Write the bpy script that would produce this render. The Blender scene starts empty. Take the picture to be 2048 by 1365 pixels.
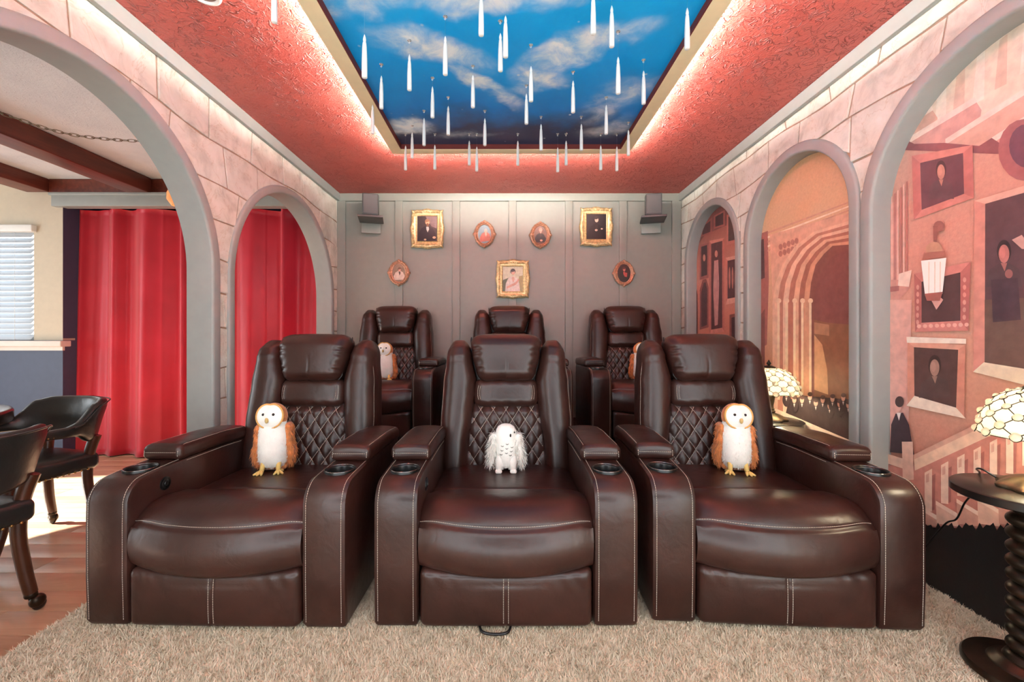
import bpy, math, random
import numpy as np
from mathutils import Vector, Matrix

random.seed(7)
rng = np.random.default_rng(7)
scene = bpy.context.scene
COL = scene.collection
PI = math.pi

# ------------------------------------------------------------------ camera, world, exposure
F = 851.0                 # focal length in pixels of the 2048 px wide frame
EYE = 1.10                # eye height over the carpet
cam_d = bpy.data.cameras.new('camera')
cam_d.sensor_width = 36.0
cam_d.lens = F * 36.0 / 2048.0
cam_d.shift_x = 12.0 / 2048.0
cam_d.shift_y = -9.5 / 2048.0
cam_d.clip_start = 0.02
cam = bpy.data.objects.new('camera', cam_d)
cam.location = (0, 0, EYE)
cam.rotation_euler = (PI / 2, 0, 0)
COL.objects.link(cam)
scene.camera = cam

world = bpy.data.worlds.new('world')
scene.world = world
world.use_nodes = True
world.node_tree.nodes['Background'].inputs[0].default_value = (0.90, 0.965, 1.0, 1)
world.node_tree.nodes['Background'].inputs[1].default_value = 2.0

sun_d = bpy.data.lights.new('sun', 'SUN')
sun_d.energy = 11.0
sun_d.angle = math.radians(1.5)
sun_d.color = (1.0, 0.98, 0.95)
sun = bpy.data.objects.new('sun', sun_d)
sun.rotation_euler = Vector((1.0, 0.15, -0.65)).to_track_quat('-Z', 'Y').to_euler()
COL.objects.link(sun)

vs = scene.view_settings
vs.view_transform = 'Standard'
vs.look = 'None'
vs.gamma = 1.0
vs.use_curve_mapping = False
vs.exposure = 1.32


def at(px, py, Y):
    """point of the photograph at a known distance Y from the camera -> place in the room"""
    return Vector(((px - 1012.0) * Y / F, Y, EYE + (673.0 - py) * Y / F))


# ------------------------------------------------------------------ materials
def srgb(r, g, b):
    def c(v):
        v /= 255.0
        return v / 12.92 if v <= 0.04045 else ((v + 0.055) / 1.055) ** 2.4
    return (c(r), c(g), c(b), 1.0)


MATS = {}


class N:
    """tiny node-tree helper"""
    def __init__(self, name):
        self.m = bpy.data.materials.new(name)
        self.m.use_nodes = True
        self.t = self.m.node_tree
        self.b = self.t.nodes['Principled BSDF']
        self.out = self.t.nodes['Material Output']

    def n(self, kind, **kw):
        x = self.t.nodes.new(kind)
        for k, v in kw.items():
            if k in x.inputs.keys():
                x.inputs[k].default_value = v
            else:
                setattr(x, k, v)
        return x

    def l(self, a, b):
        self.t.links.new(a, b)

    def coord(self):
        return self.n('ShaderNodeTexCoord').outputs['Object']

    def noise(self, scale, detail=3.0, rough=0.5, vec=None, dist=0.0):
        x = self.n('ShaderNodeTexNoise')
        x.inputs['Scale'].default_value = scale
        x.inputs['Detail'].default_value = detail
        x.inputs['Roughness'].default_value = rough
        x.inputs['Distortion'].default_value = dist
        self.l(vec if vec is not None else self.coord(), x.inputs['Vector'])
        return x.outputs['Fac']

    def ramp(self, fac, stops):
        x = self.n('ShaderNodeValToRGB')
        e = x.color_ramp.elements
        while len(e) > 1:
            e.remove(e[-1])
        e[0].position = stops[0][0]
        e[0].color = stops[0][1]
        for p, c in stops[1:]:
            k = e.new(p)
            k.color = c
        self.l(fac, x.inputs['Fac'])
        return x.outputs['Color']

    def math(self, op, a, b=None, c=None):
        x = self.n('ShaderNodeMath', operation=op)
        for i, v in enumerate((a, b, c)):
            if v is None:
                continue
            if isinstance(v, (int, float)):
                x.inputs[i].default_value = v
            else:
                self.l(v, x.inputs[i])
        return x.outputs[0]

    def bump(self, h, strength=0.3, dist=0.01, normal=None):
        x = self.n('ShaderNodeBump')
        x.inputs['Strength'].default_value = strength
        x.inputs['Distance'].default_value = dist
        self.l(h, x.inputs['Height'])
        if normal is not None:
            self.l(normal, x.inputs['Normal'])
        return x.outputs['Normal']

    def set(self, **kw):
        for k, v in kw.items():
            self.b.inputs[k.replace('_', ' ')].default_value = v
        return self


def mix_col(c, f):
    return tuple(min(1.0, max(0.0, v * f)) for v in c[:3]) + (1.0,)


def plain(name, col, rough=0.6, metal=0.0, var=0.12, vscale=18.0, bump=0.0, bscale=60.0, bdist=0.003, **kw):
    """a paint / cloth / metal with a little mottling and fine relief"""
    if name in MATS:
        return MATS[name]
    k = N(name)
    if var > 0:
        f = k.noise(vscale, 4.0)
        c = k.ramp(f, [(0.3, mix_col(col, 1 - var)), (0.7, mix_col(col, 1 + var))])
        k.l(c, k.b.inputs['Base Color'])
    else:
        k.b.inputs['Base Color'].default_value = col
    k.set(Roughness=rough, Metallic=metal)
    if bump > 0:
        k.l(k.bump(k.noise(bscale, 4.0), bump, bdist), k.b.inputs['Normal'])
    for a, v in kw.items():
        k.b.inputs[a.replace('_', ' ')].default_value = v
    MATS[name] = k.m
    return k.m


def m_leather(name, c0, c1, rough):
    k = N(name)
    big = k.noise(5.0, 4.0, 0.6)
    c = k.ramp(big, [(0.3, c0), (0.72, c1)])
    k.l(c, k.b.inputs['Base Color'])
    grain = k.noise(420.0, 2.0, 0.6)
    soft = k.noise(14.0, 3.0, 0.55, dist=0.6)
    n1 = k.bump(soft, 0.16, 0.012)
    n2 = k.bump(grain, 0.16, 0.0012, n1)
    k.l(n2, k.b.inputs['Normal'])
    r = k.ramp(k.noise(30.0, 3.0), [(0.3, (rough,) * 3 + (1,)), (0.7, (rough + 0.03,) * 3 + (1,))])
    k.l(r, k.b.inputs['Roughness'])
    MATS[name] = k.m
    return k.m


LEATHER = m_leather('brown_leather', srgb(42, 23, 19), srgb(60, 34, 28), 0.31)
VINYL = m_leather('black_vinyl', srgb(32, 33, 32), srgb(44, 45, 43), 0.3)
THREAD = plain('pale_thread', srgb(205, 192, 176), 0.7, var=0.05)
BLACKPL = plain('black_plastic', srgb(16, 16, 17), 0.3, var=0.05)
CHROME = plain('dark_chrome', srgb(120, 118, 116), 0.18, 1.0, var=0.04)
GREYPAINT = plain('grey_trim_paint', srgb(152, 157, 153), 0.45, var=0.03, bump=0.05, bscale=120)
WALLPAINT = plain('grey_wall_paint', srgb(141, 144, 136), 0.42, var=0.03, bump=0.06, bscale=160)
NAVY = plain('navy_wall_paint', srgb(64, 74, 100), 0.5, var=0.05)
CREAMWALL = plain('cream_wall_paint', srgb(202, 190, 168), 0.6, var=0.03)
CREAMTRIM = plain('cream_trim_paint', srgb(244, 228, 186), 0.5, var=0.03)
WHITEPL = plain('white_plastic', srgb(232, 232, 228), 0.4, var=0.02)
WAX = plain('white_candle_wax', srgb(236, 234, 230), 0.35, var=0.02)
GOLD = plain('gilded_plaster', srgb(226, 198, 146), 0.34, 0.45, var=0.3, vscale=60)
COPPER = plain('rose_gold_plaster', srgb(206, 156, 128), 0.36, 0.4, var=0.3, vscale=60)
BRONZE = plain('antique_bronze', srgb(120, 105, 82), 0.35, 0.8, var=0.25, vscale=40)
DARKBRONZE = plain('dark_bronze', srgb(52, 42, 32), 0.35, 0.7, var=0.2, vscale=30)
BLACKWOOD = plain('black_lacquered_wood', srgb(22, 18, 16), 0.28, var=0.2, vscale=12)
STAINWOOD = plain('stained_leg_wood', srgb(74, 40, 24), 0.32, var=0.25, vscale=9)
SPEAKER = plain('grey_speaker_shell', srgb(84, 84, 84), 0.5, var=0.05)
CLEAR = plain('clear_plastic', (1, 1, 1, 1), 0.08, var=0.0, Transmission_Weight=0.75, IOR=1.35)


def m_wood(name, c0, c1, axis='X', rough=0.35, scale=3.0):
    k = N(name)
    mp = k.n('ShaderNodeMapping')
    s = {'X': (0.25, 3.0, 3.0), 'Y': (3.0, 0.25, 3.0), 'Z': (3, 3, .25)}[axis]
    mp.inputs['Scale'].default_value = s
    k.l(k.coord(), mp.inputs['Vector'])
    info = k.n('ShaderNodeObjectInfo')
    add = k.n('ShaderNodeVectorMath', operation='ADD')
    k.l(mp.outputs[0], add.inputs[0])
    sc = k.n('ShaderNodeVectorMath', operation='SCALE')
    sc.inputs[0].default_value = (7.1, 3.3, 5.9)
    k.l(info.outputs['Random'], sc.inputs['Scale'])
    k.l(sc.outputs[0], add.inputs[1])
    f = k.noise(scale * 2, 6.0, 0.6, add.outputs[0], 0.8)
    c = k.ramp(f, [(0.3, c0), (0.7, c1)])
    h = k.n('ShaderNodeHueSaturation')
    k.l(c, h.inputs['Color'])
    v = k.math('MULTIPLY_ADD', info.outputs['Random'], 0.22, 0.9)
    k.l(v, h.inputs['Value'])
    k.l(h.outputs[0], k.b.inputs['Base Color'])
    k.l(k.bump(f, 0.12, 0.002), k.b.inputs['Normal'])
    k.set(Roughness=rough)
    MATS[name] = k.m
    return k.m


OAK = m_wood('oak_floor_wood', srgb(196, 152, 118), srgb(222, 186, 152), 'X', 0.28)
BEAMWOOD = m_wood('red_stained_beam_wood', srgb(84, 36, 28), srgb(128, 62, 46), 'Y', 0.4)


def m_red_ceiling():
    k = N('red_textured_ceiling_paint')
    co = k.coord()
    c = k.ramp(k.noise(3.0, 3.0), [(0.3, srgb(198, 90, 80)), (0.7, srgb(208, 102, 90))])
    k.l(c, k.b.inputs['Base Color'])
    # knock-down plaster: worm-like ridges
    w = k.noise(20.0, 2.0, 0.5, co, 0.9)
    ridge = k.math('ABSOLUTE', k.math('SUBTRACT', w, 0.5))
    worm = k.n('ShaderNodeMapRange', interpolation_type='SMOOTHSTEP')
    k.l(ridge, worm.inputs['Value'])
    worm.inputs['From Min'].default_value = 0.0
    worm.inputs['From Max'].default_value = 0.045
    worm.inputs['To Min'].default_value = 1.0
    worm.inputs['To Max'].default_value = 0.0
    fine = k.noise(95.0, 3.0, 0.6, co)
    mask = k.ramp(k.noise(9.0, 2.0, 0.5, co), [(0.38, (0.15,) * 3 + (1,)), (0.62, (1, 1, 1, 1))])
    hgt = k.math('MULTIPLY_ADD', fine, 0.35, k.math('MULTIPLY', worm.outputs[0], mask))
    k.l(k.bump(hgt, 1.0, 0.016), k.b.inputs['Normal'])
    k.set(Roughness=0.5)
    return k.m


def m_grey_ceiling():
    k = N('pale_textured_ceiling_paint')
    co = k.coord()
    k.l(k.ramp(k.noise(4.0, 3.0), [(0.3, srgb(206, 213, 218)), (0.7, srgb(220, 226, 229))]), k.b.inputs['Base Color'])
    k.l(k.bump(k.noise(38.0, 5.0, 0.6, co, 1.2), 0.7, 0.008), k.b.inputs['Normal'])
    k.set(Roughness=0.8)
    return k.m


def m_stone():
    k = N('cream_stone')
    info = k.n('ShaderNodeObjectInfo')
    co = k.coord()
    f = k.noise(7.0, 6.0, 0.62, co, 0.5)
    base = k.ramp(f, [(0.28, srgb(188, 187, 174)), (0.5, srgb(222, 221, 208)), (0.75, srgb(236, 236, 226))])
    # thin veins of darker ochre
    v = k.math('ABSOLUTE', k.math('SUBTRACT', k.noise(3.2, 4.0, 0.6, co, 1.5), 0.5))
    vm = k.ramp(v, [(0.0, (0.82, 0.74, 0.66, 1)), (0.012, (1, 1, 1, 1))])
    mx = k.n('ShaderNodeMix', data_type='RGBA', blend_type='MULTIPLY')
    mx.inputs[0].default_value = 0.7
    k.l(base, mx.inputs[6])
    k.l(vm, mx.inputs[7])
    h = k.n('ShaderNodeHueSaturation')
    k.l(mx.outputs[2], h.inputs['Color'])
    k.l(k.math('MULTIPLY_ADD', info.outputs['Random'], 0.12, 0.93), h.inputs['Value'])
    k.l(h.outputs[0], k.b.inputs['Base Color'])
    k.l(k.bump(k.noise(22.0, 6.0, 0.65, co), 0.35, 0.006), k.b.inputs['Normal'])
    k.set(Roughness=0.75)
    return k.m


REDCEIL = m_red_ceiling()
GREYCEIL = m_grey_ceiling()
STONE = m_stone()
MORTAR = plain('ochre_mortar', srgb(164, 140, 118), 0.9, var=0.2)


def m_curtain():
    k = N('red_satin_curtain')
    co = k.coord()
    k.l(k.ramp(k.noise(2.5, 2.0), [(0.3, srgb(186, 26, 48)), (0.7, srgb(206, 36, 60))]), k.b.inputs['Base Color'])
    k.l(k.bump(k.noise(300.0, 2.0, 0.5, co), 0.1, 0.001), k.b.inputs['Normal'])
    k.set(Roughness=0.42, Sheen_Weight=0.3, Specular_IOR_Level=0.4)
    return k.m


CURTAIN = m_curtain()


def m_emit(name, col, strength):
    k = N(name)
    k.b.inputs['Base Color'].default_value = col
    k.b.inputs['Emission Color'].default_value = col
    k.b.inputs['Emission Strength'].default_value = strength
    MATS[name] = k.m
    return k.m


def m_sky_print():
    k = N('night_sky_print')
    co = k.coord()
    sep = k.n('ShaderNodeSeparateXYZ')
    k.l(co, sep.inputs[0])
    # printed blue, deepening towards the back end
    wob = k.math('MULTIPLY_ADD', k.noise(2.2, 4.0, 0.6, co), 0.7, -0.35)
    yy = k.math('ADD', sep.outputs['Y'], wob)
    base = k.ramp(k.math('MULTIPLY_ADD', yy, 0.5, -0.5), [
        (0.0, srgb(30, 190, 250)), (0.60, srgb(0, 166, 246)), (0.84, srgb(6, 134, 218)),
        (0.97, srgb(40, 76, 122)), (1.0, srgb(52, 62, 94))])
    blobs = [  # x, y, length, width, angle, weight
        (0.34, 2.17, 0.34, 0.12, 0.62, 1.0), (0.16, 2.42, 0.18, 0.09, 0.3, 0.8),
        (-0.36, 2.13, 0.30, 0.13, -0.5, 0.85), (-0.12, 2.45, 0.26, 0.07, -0.7, 0.95),
        (-0.62, 1.72, 0.36, 0.16, 0.2, 0.8), (-0.15, 1.78, 0.30, 0.10, 0.1, 0.7), (0.2, 1.72, 0.25, 0.12, 0.1, 0.7),
        (-0.70, 2.92, 0.20, 0.10, 0.4, 1.0), (0.66, 2.60, 0.30, 0.16, 0.9, 0.6),
        (0.72, 2.95, 0.25, 0.12, 0.5, 0.45), (-0.3, 3.02, 0.4, 0.05, 0.05, 0.35), (0.1, 1.1, 0.6, 0.2, 0.3, 0.8),
        (-0.55, 1.2, 0.3, 0.2, -0.3, 0.7), (0.6, 1.35, 0.4, 0.15, 0.2, 0.8)]
    tot = None
    warp = k.n('ShaderNodeTexNoise')
    warp.inputs['Scale'].default_value = 3.5
    warp.inputs['Detail'].default_value = 4.0
    k.l(co, warp.inputs['Vector'])
    wv = k.n('ShaderNodeVectorMath', operation='MULTIPLY_ADD')
    k.l(warp.outputs['Color'], wv.inputs[0])
    wv.inputs[1].default_value = (0.34, 0.34, 0.0)
    wv.inputs[2].default_value = (-0.17, -0.17, 0.0)
    cw = k.n('ShaderNodeVectorMath', operation='ADD')
    k.l(co, cw.inputs[0])
    k.l(wv.outputs[0], cw.inputs[1])
    for x, y, a, b, ang, wgt in blobs:
        mp = k.n('ShaderNodeMapping', vector_type='TEXTURE')
        mp.inputs['Location'].default_value = (x, y, 0)
        mp.inputs['Rotation'].default_value = (0, 0, -ang)
        mp.inputs['Scale'].default_value = (a, b, 1000)
        k.l(cw.outputs[0], mp.inputs['Vector'])
        ln = k.n('ShaderNodeVectorMath', operation='LENGTH')
        k.l(mp.outputs[0], ln.inputs[0])
        mr = k.n('ShaderNodeMapRange', interpolation_type='SMOOTHSTEP')
        k.l(ln.outputs['Value'], mr.inputs['Value'])
        mr.inputs['From Min'].default_value = 0.2
        mr.inputs['From Max'].default_value = 1.6
        mr.inputs['To Min'].default_value = wgt
        mr.inputs['To Max'].default_value = 0.0
        tot = mr.outputs[0] if tot is None else k.math('MAXIMUM', tot, mr.outputs[0])
    puff = k.noise(6.5, 6.0, 0.62, co, 0.4)
    dens = k.math('MULTIPLY', tot, k.math('MULTIPLY_ADD', puff, 1.7, -0.12))
    dens2 = k.n('ShaderNodeMapRange', interpolation_type='SMOOTHSTEP')
    k.l(dens, dens2.inputs['Value'])
    dens2.inputs['From Min'].default_value = 0.06
    dens2.inputs['From Max'].default_value = 0.80
    ccol = k.ramp(puff, [(0.3, srgb(176, 214, 240)), (0.6, srgb(238, 246, 252))])
    mx = k.n('ShaderNodeMix', data_type='RGBA')
    k.l(dens2.outputs[0], mx.inputs[0])
    k.l(base, mx.inputs[6])
    k.l(ccol, mx.inputs[7])
    # printed stars
    vo = k.n('ShaderNodeTexVoronoi', feature='F1')
    vo.inputs['Scale'].default_value = 9.0
    k.l(co, vo.inputs['Vector'])
    st = k.ramp(vo.outputs['Distance'], [(0.03, (1, 1, 1, 1)), (0.10, (0, 0, 0, 1))])
    rnd = k.n('ShaderNodeSeparateColor')
    k.l(vo.outputs['Color'], rnd.inputs[0])
    star = k.math('MULTIPLY', st, k.ramp(rnd.outputs[0], [(0.25, (0, 0, 0, 1)), (0.8, (1, 1, 1, 1))]))
    m2 = k.n('ShaderNodeMix', data_type='RGBA')
    k.l(star, m2.inputs[0])
    k.l(mx.outputs[2], m2.inputs[6])
    m2.inputs[7].default_value = srgb(230, 236, 240)
    k.l(m2.outputs[2], k.b.inputs['Base Color'])
    k.set(Roughness=0.45)
    k.l(k.bump(k.noise(40.0, 4.0, 0.6, co), 0.25, 0.004), k.b.inputs['Normal'])
    return k.m


SKY = m_sky_print()


# ------------------------------------------------------------------ mesh helpers
class MB:
    def __init__(self):
        self.v = []
        self.f = []
        self.fm = []
        self.cur = 0

    def add(self, vs, fs, m=None):
        o = len(self.v)
        self.v.extend(tuple(p) for p in vs)
        for q in fs:
            self.f.append(tuple(i + o for i in q))
            self.fm.append(self.cur if m is None else m)
        return self

    def box(self, x0, x1, y0, y1, z0, z1, m=None):
        vs = [(x, y, z) for x in (x0, x1) for y in (y0, y1) for z in (z0, z1)]
        return self.add(vs, [(0, 1, 3, 2), (4, 6, 7, 5), (0, 4, 5, 1), (2, 3, 7, 6), (0, 2, 6, 4), (1, 5, 7, 3)], m)

    def bbox(self, x0, x1, y0, y1, z0, z1, r=0.004, m=None, warp=None, n=1):
        """box with rounded edges"""
        return self.softbox(((x0 + x1) / 2, (y0 + y1) / 2, (z0 + z1) / 2), (x1 - x0, y1 - y0, z1 - z0), r, (n, n, n), warp, 2, m)

    def softbox(self, c, size, r, n=(6, 6, 6), warp=None, nc=3, m=None, tf=None):
        """rounded box: lattice on the box surface pulled onto its rounded hull; warp acts on local points, tf maps them"""
        half = [s / 2 for s in size]
        r = min([r] + [h * 0.999 for h in half])
        axes = []
        for a, k in zip(half, n):
            offs = [math.tan(PI / 4 * i / nc) for i in range(nc, 0, -1)]
            left = [-a + r - r * o for o in offs]
            mid = list(np.linspace(-a + r, a - r, k + 1))
            axes.append(left + mid + [-q for q in reversed(left)])
        L = [len(a) - 1 for a in axes]
        idx = {}
        vs = []

        def vert(i, j, k):
            key = (i, j, k)
            if key in idx:
                return idx[key]
            p = (axes[0][i], axes[1][j], axes[2][k])
            inner = [max(-(h - r), min(h - r, q)) for q, h in zip(p, half)]
            d = [q - w for q, w in zip(p, inner)]
            ln = math.sqrt(sum(q * q for q in d)) or 1.0
            q = [w + r * e / ln for w, e in zip(inner, d)]
            if warp:
                q = warp(*q)
            q = (q[0] + c[0], q[1] + c[1], q[2] + c[2])
            if tf:
                q = tf(*q)
            idx[key] = len(vs)
            vs.append(tuple(q))
            return idx[key]
        fs = []
        for s in (0, 1):
            i = L[0] * s
            for j in range(L[1]):
                for k in range(L[2]):
                    q = [vert(i, j, k), vert(i, j + 1, k), vert(i, j + 1, k + 1), vert(i, j, k + 1)]
                    fs.append(tuple(q if s else reversed(q)))
            j = L[1] * s
            for i2 in range(L[0]):
                for k in range(L[2]):
                    q = [vert(i2, j, k), vert(i2 + 1, j, k), vert(i2 + 1, j, k + 1), vert(i2, j, k + 1)]
                    fs.append(tuple(reversed(q) if s else q))
            k = L[2] * s
            for i2 in range(L[0]):
                for j2 in range(L[1]):
                    q = [vert(i2, j2, k), vert(i2 + 1, j2, k), vert(i2 + 1, j2 + 1, k), vert(i2, j2 + 1, k)]
                    fs.append(tuple(q if s else reversed(q)))
        return self.add(vs, fs, m)

    def rings(self, rings, cap=True, closed=False, m=None):
        """skin a list of equal-length rings of points"""
        n = len(rings[0])
        vs = [p for r in rings for p in r]
        fs = []
        R = len(rings)
        for i in range(R if closed else R - 1):
            a, b = i * n, ((i + 1) % R) * n
            for j in range(n):
                j2 = (j + 1) % n
                fs.append((a + j, a + j2, b + j2, b + j))
        if cap and not closed:
            fs.append(tuple(reversed(range(n))))
            fs.append(tuple((R - 1) * n + j for j in range(n)))
        return self.add(vs, fs, m)

    def lathe(self, prof, c=(0, 0, 0), seg=24, lobes=None, m=None, cap=True):
        rs = []
        for r, z in prof:
            ring = []
            for j in range(seg):
                a = 2 * PI * j / seg
                k = r * (lobes(a, z) if lobes else 1.0)
                ring.append((c[0] + k * math.cos(a), c[1] + k * math.sin(a), c[2] + z))
            rs.append(ring)
        return self.rings(rs, cap=cap, m=m)

    def tube(self, pts, r, seg=8, m=None, cap=True, closed=False):
        pts = [Vector(p) for p in pts]
        n = len(pts)
        rad = r if isinstance(r, (list, tuple)) else [r] * n
        rs = []
        up = Vector((0.13, 0.21, 0.97))
        for i, p in enumerate(pts):
            if closed:
                t = pts[(i + 1) % n] - pts[i - 1]
            else:
                t = pts[min(i + 1, n - 1)] - pts[max(i - 1, 0)]
            t = t.normalized() if t.length > 1e-9 else Vector((0, 0, 1))
            a = up - t * up.dot(t)
            if a.length < 0.05:
                a = Vector((1, 0, 0)) - t * t.x
            a.normalize()
            up = a
            b = t.cross(a)
            rs.append([p + (a * math.cos(2 * PI * j / seg) + b * math.sin(2 * PI * j / seg)) * rad[i] for j in range(seg)])
        return self.rings(rs, cap=cap, closed=closed, m=m)

    def ball(self, c, r, seg=12, rows=8, m=None, tf=None):
        if isinstance(r, (int, float)):
            r = (r, r, r)
        rs = []
        for i in range(rows + 1):
            a = -PI / 2 + PI * i / rows
            a = max(-PI / 2 + 0.03, min(PI / 2 - 0.03, a))
            ring = []
            for j in range(seg):
                b = 2 * PI * j / seg
                p = (c[0] + r[0] * math.cos(a) * math.cos(b), c[1] + r[1] * math.cos(a) * math.sin(b), c[2] + r[2] * math.sin(a))
                ring.append(tf(*p) if tf else p)
            rs.append(ring)
        return self.rings(rs, m=m)

    def stitch(self, pts, dash=0.0065, gap=0.0022, r=0.0011, m=None):
        """a run of sewing thread: short dashes along a polyline"""
        pts = [Vector(p) for p in pts]
        seg = [(pts[i + 1] - pts[i]).length for i in range(len(pts) - 1)]
        cum = [0]
        for s in seg:
            cum.append(cum[-1] + s)

        def pos(d):
            for i in range(len(seg)):
                if d <= cum[i + 1] or i == len(seg) - 1:
                    return pts[i].lerp(pts[i + 1], (d - cum[i]) / max(seg[i], 1e-9))
        d = 0.0
        while d + dash <= cum[-1]:
            a, b = pos(d), pos(d + dash)
            t = (b - a)
            if t.length > 1e-6:
                t.normalize()
                u = Vector((0.3, 0.5, 0.81))
                u = (u - t * u.dot(t)).normalized()
                w = t.cross(u)
                vs = []
                for p in (a, b):
                    for j in range(3):
                        an = 2 * PI * j / 3
                        vs.append(p + (u * math.cos(an) + w * math.sin(an)) * r)
                self.add(vs, [(0, 1, 4, 3), (1, 2, 5, 4), (2, 0, 3, 5)], m)
            d += dash + gap
        return self

    def poly(self, pts, m=None):
        return self.add(pts, [tuple(range(len(pts)))], m)

    def prism(self, pts2, axis, a0, a1, bev=0.0, m=None):
        """extrude a polygon given in the plane normal to axis; bev rounds its two rims"""
        n = len(pts2)
        area = sum(pts2[i][0] * pts2[(i + 1) % n][1] - pts2[(i + 1) % n][0] * pts2[i][1] for i in range(n))
        sgn = 1.0 if area > 0 else -1.0

        def off(d):
            if d == 0:
                return pts2
            out = []
            for i in range(n):
                p0, p1, p2 = Vector(pts2[i - 1]), Vector(pts2[i]), Vector(pts2[(i + 1) % n])
                e1, e2 = (p1 - p0).normalized(), (p2 - p1).normalized()
                n1 = Vector((-e1.y, e1.x)) * sgn
                n2 = Vector((-e2.y, e2.x)) * sgn
                k = n1 + n2
                k = k / max(0.3, k.dot(n1)) if k.length > 1e-6 else n1
                out.append(tuple(p1 + k * d))
            return out

        def put(p, a):
            return {'x': (a, p[0], p[1]), 'y': (p[0], a, p[1]), 'z': (p[0], p[1], a)}[axis]
        lv = [(a0, 0), (a1, 0)] if bev <= 0 else [(a0, bev), (a0 + bev * 0.3, bev * 0.3), (a0 + bev, 0), (a1 - bev, 0), (a1 - bev * 0.3, bev * 0.3), (a1, bev)]
        rs = [[put(p, a) for p in off(d)] for a, d in lv]
        return self.rings(rs, m=m)

    def build(self, name, mat, parent=None, smooth=True, sharp=None):
        me = bpy.data.meshes.new(name)
        me.from_pydata(self.v, [], self.f)
        mats = mat if isinstance(mat, (list, tuple)) else [mat]
        for x in mats:
            me.materials.append(x)
        if len(mats) > 1:
            me.polygons.foreach_set('material_index', self.fm)
        if smooth:
            me.polygons.foreach_set('use_smooth', [True] * len(me.polygons))
            if sharp is not None:
                me.set_sharp_from_angle(angle=math.radians(sharp))
        me.update()
        o = bpy.data.objects.new(name, me)
        COL.objects.link(o)
        if parent is not None:
            o.parent = parent
        return o


def fix_normals(o):
    import bmesh
    bm = bmesh.new()
    bm.from_mesh(o.data)
    bmesh.ops.recalc_face_normals(bm, faces=bm.faces)
    bm.to_mesh(o.data)
    bm.free()
    return o


def tag(o, label=None, cat=None, group=None, kind=None):
    for k, v in (('label', label), ('category', cat), ('group', group), ('kind', kind)):
        if v:
            o[k] = v
    return o


def thing(name, label, cat, loc=(0, 0, 0), rz=0.0, group=None):
    o = bpy.data.objects.new(name, None)
    o.empty_display_size = 0.1
    o.location = loc
    o.rotation_euler = (0, 0, rz)
    COL.objects.link(o)
    return tag(o, label, cat, group)


def copy_tree(o, parent=None):
    c = o.copy()
    COL.objects.link(c)
    c.parent = parent
    for ch in list(o.children):
        copy_tree(ch, c)
    return c


def table(x, t):
    """smooth interpolation in a list of (x, value)"""
    if x <= t[0][0]:
        return t[0][1]
    for (a, va), (b, vb) in zip(t, t[1:]):
        if x <= b:
            k = (x - a) / (b - a)
            k = k * k * (3 - 2 * k)
            return va + (vb - va) * k
    return t[-1][1]


def sstep(a, b, x):
    k = max(0.0, min(1.0, (x - a) / (b - a)))
    return k * k * (3 - 2 * k)


def spline(pts, n):
    """Catmull-Rom through points, n samples per span"""
    pts = [Vector(p) for p in pts]
    out = []
    for i in range(len(pts) - 1):
        p0 = pts[max(i - 1, 0)]
        p1, p2 = pts[i], pts[i + 1]
        p3 = pts[min(i + 2, len(pts) - 1)]
        for k in range(n):
            t = k / n
            out.append(0.5 * ((2 * p1) + (p2 - p0) * t + (2 * p0 - 5 * p1 + 4 * p2 - p3) * t * t + (3 * p1 - p0 - 3 * p2 + p3) * t ** 3))
    out.append(pts[-1])
    return out


ORD = ['first', 'second', 'third', 'fourth', 'fifth', 'sixth', 'seventh', 'eighth', 'ninth', 'tenth', 'eleventh', 'twelfth',
       'thirteenth', 'fourteenth', 'fifteenth', 'sixteenth', 'seventeenth', 'eighteenth', 'nineteenth', 'twentieth']


def ordinal(i):
    if i < 20:
        return ORD[i]
    tens = {2: 'twenty', 3: 'thirty', 4: 'forty'}
    n = i + 1
    if n % 10 == 0:
        return {30: 'thirtieth', 40: 'fortieth'}[n]
    return tens[n // 10] + '-' + ORD[n % 10 - 1]


# ================================================================== THE SHELL
YB = 4.33          # back wall
XL, XR = -1.71, 1.78   # stone faces of the side walls
XM = 1.865         # mural plane in the niches of the right wall
ZC = 2.55          # red ceiling
ZW = -0.12         # wooden floor of the games room
YF = -0.6          # the open end behind the camera
ZC2 = 2.65         # pale ceiling of the games room

# arches: centre along the wall, outer radius, top
ARCH_L = [(1.74, 0.795, 2.275), (3.41, 0.80, 2.265)]
ARCH_R = [(3.725, 0.495, 2.29), (2.655, 0.52, 2.28), (1.525, 0.605, 2.30)]


def arch_wall(name, x0, x1, arches, ins, zb, mat):
    """wall slab between x0 and x1 with arch-headed openings that reach the floor"""
    ys = set([YF, YB])
    for cy, R, zt in arches:
        r = R - ins
        for i in range(33):
            ys.add(round(cy - r * math.cos(PI * i / 32), 5))
    ys = sorted(ys)

    def low(y, side):
        for cy, R, zt in arches:
            r = R - ins
            d = abs(y - cy)
            if d < r - 1e-4 or (abs(d - r) < 1e-4 and (side > 0) == (y < cy)):
                return zt - R + math.sqrt(max(0, r * r - d * d))
        return zb
    mb = MB()
    for a, b in zip(ys, ys[1:]):
        za, zb_ = low(a, 1), low(b, -1)
        vs = [(x0, a, za), (x0, b, zb_), (x0, b, ZC), (x0, a, ZC), (x1, a, za), (x1, b, zb_), (x1, b, ZC), (x1, a, ZC)]
        mb.add(vs, [(0, 1, 2, 3), (7, 6, 5, 4), (0, 4, 5, 1)])
    return tag(mb.build(name, mat, smooth=False), kind='structure')


wall_left = arch_wall('wall_left', XL - 0.006, XL - 0.12, ARCH_L, 0.03, ZW, MORTAR)
wall_right = arch_wall('wall_right', XR + 0.006, XM + 0.06, ARCH_R, 0.03, 0.0, MORTAR)
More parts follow.
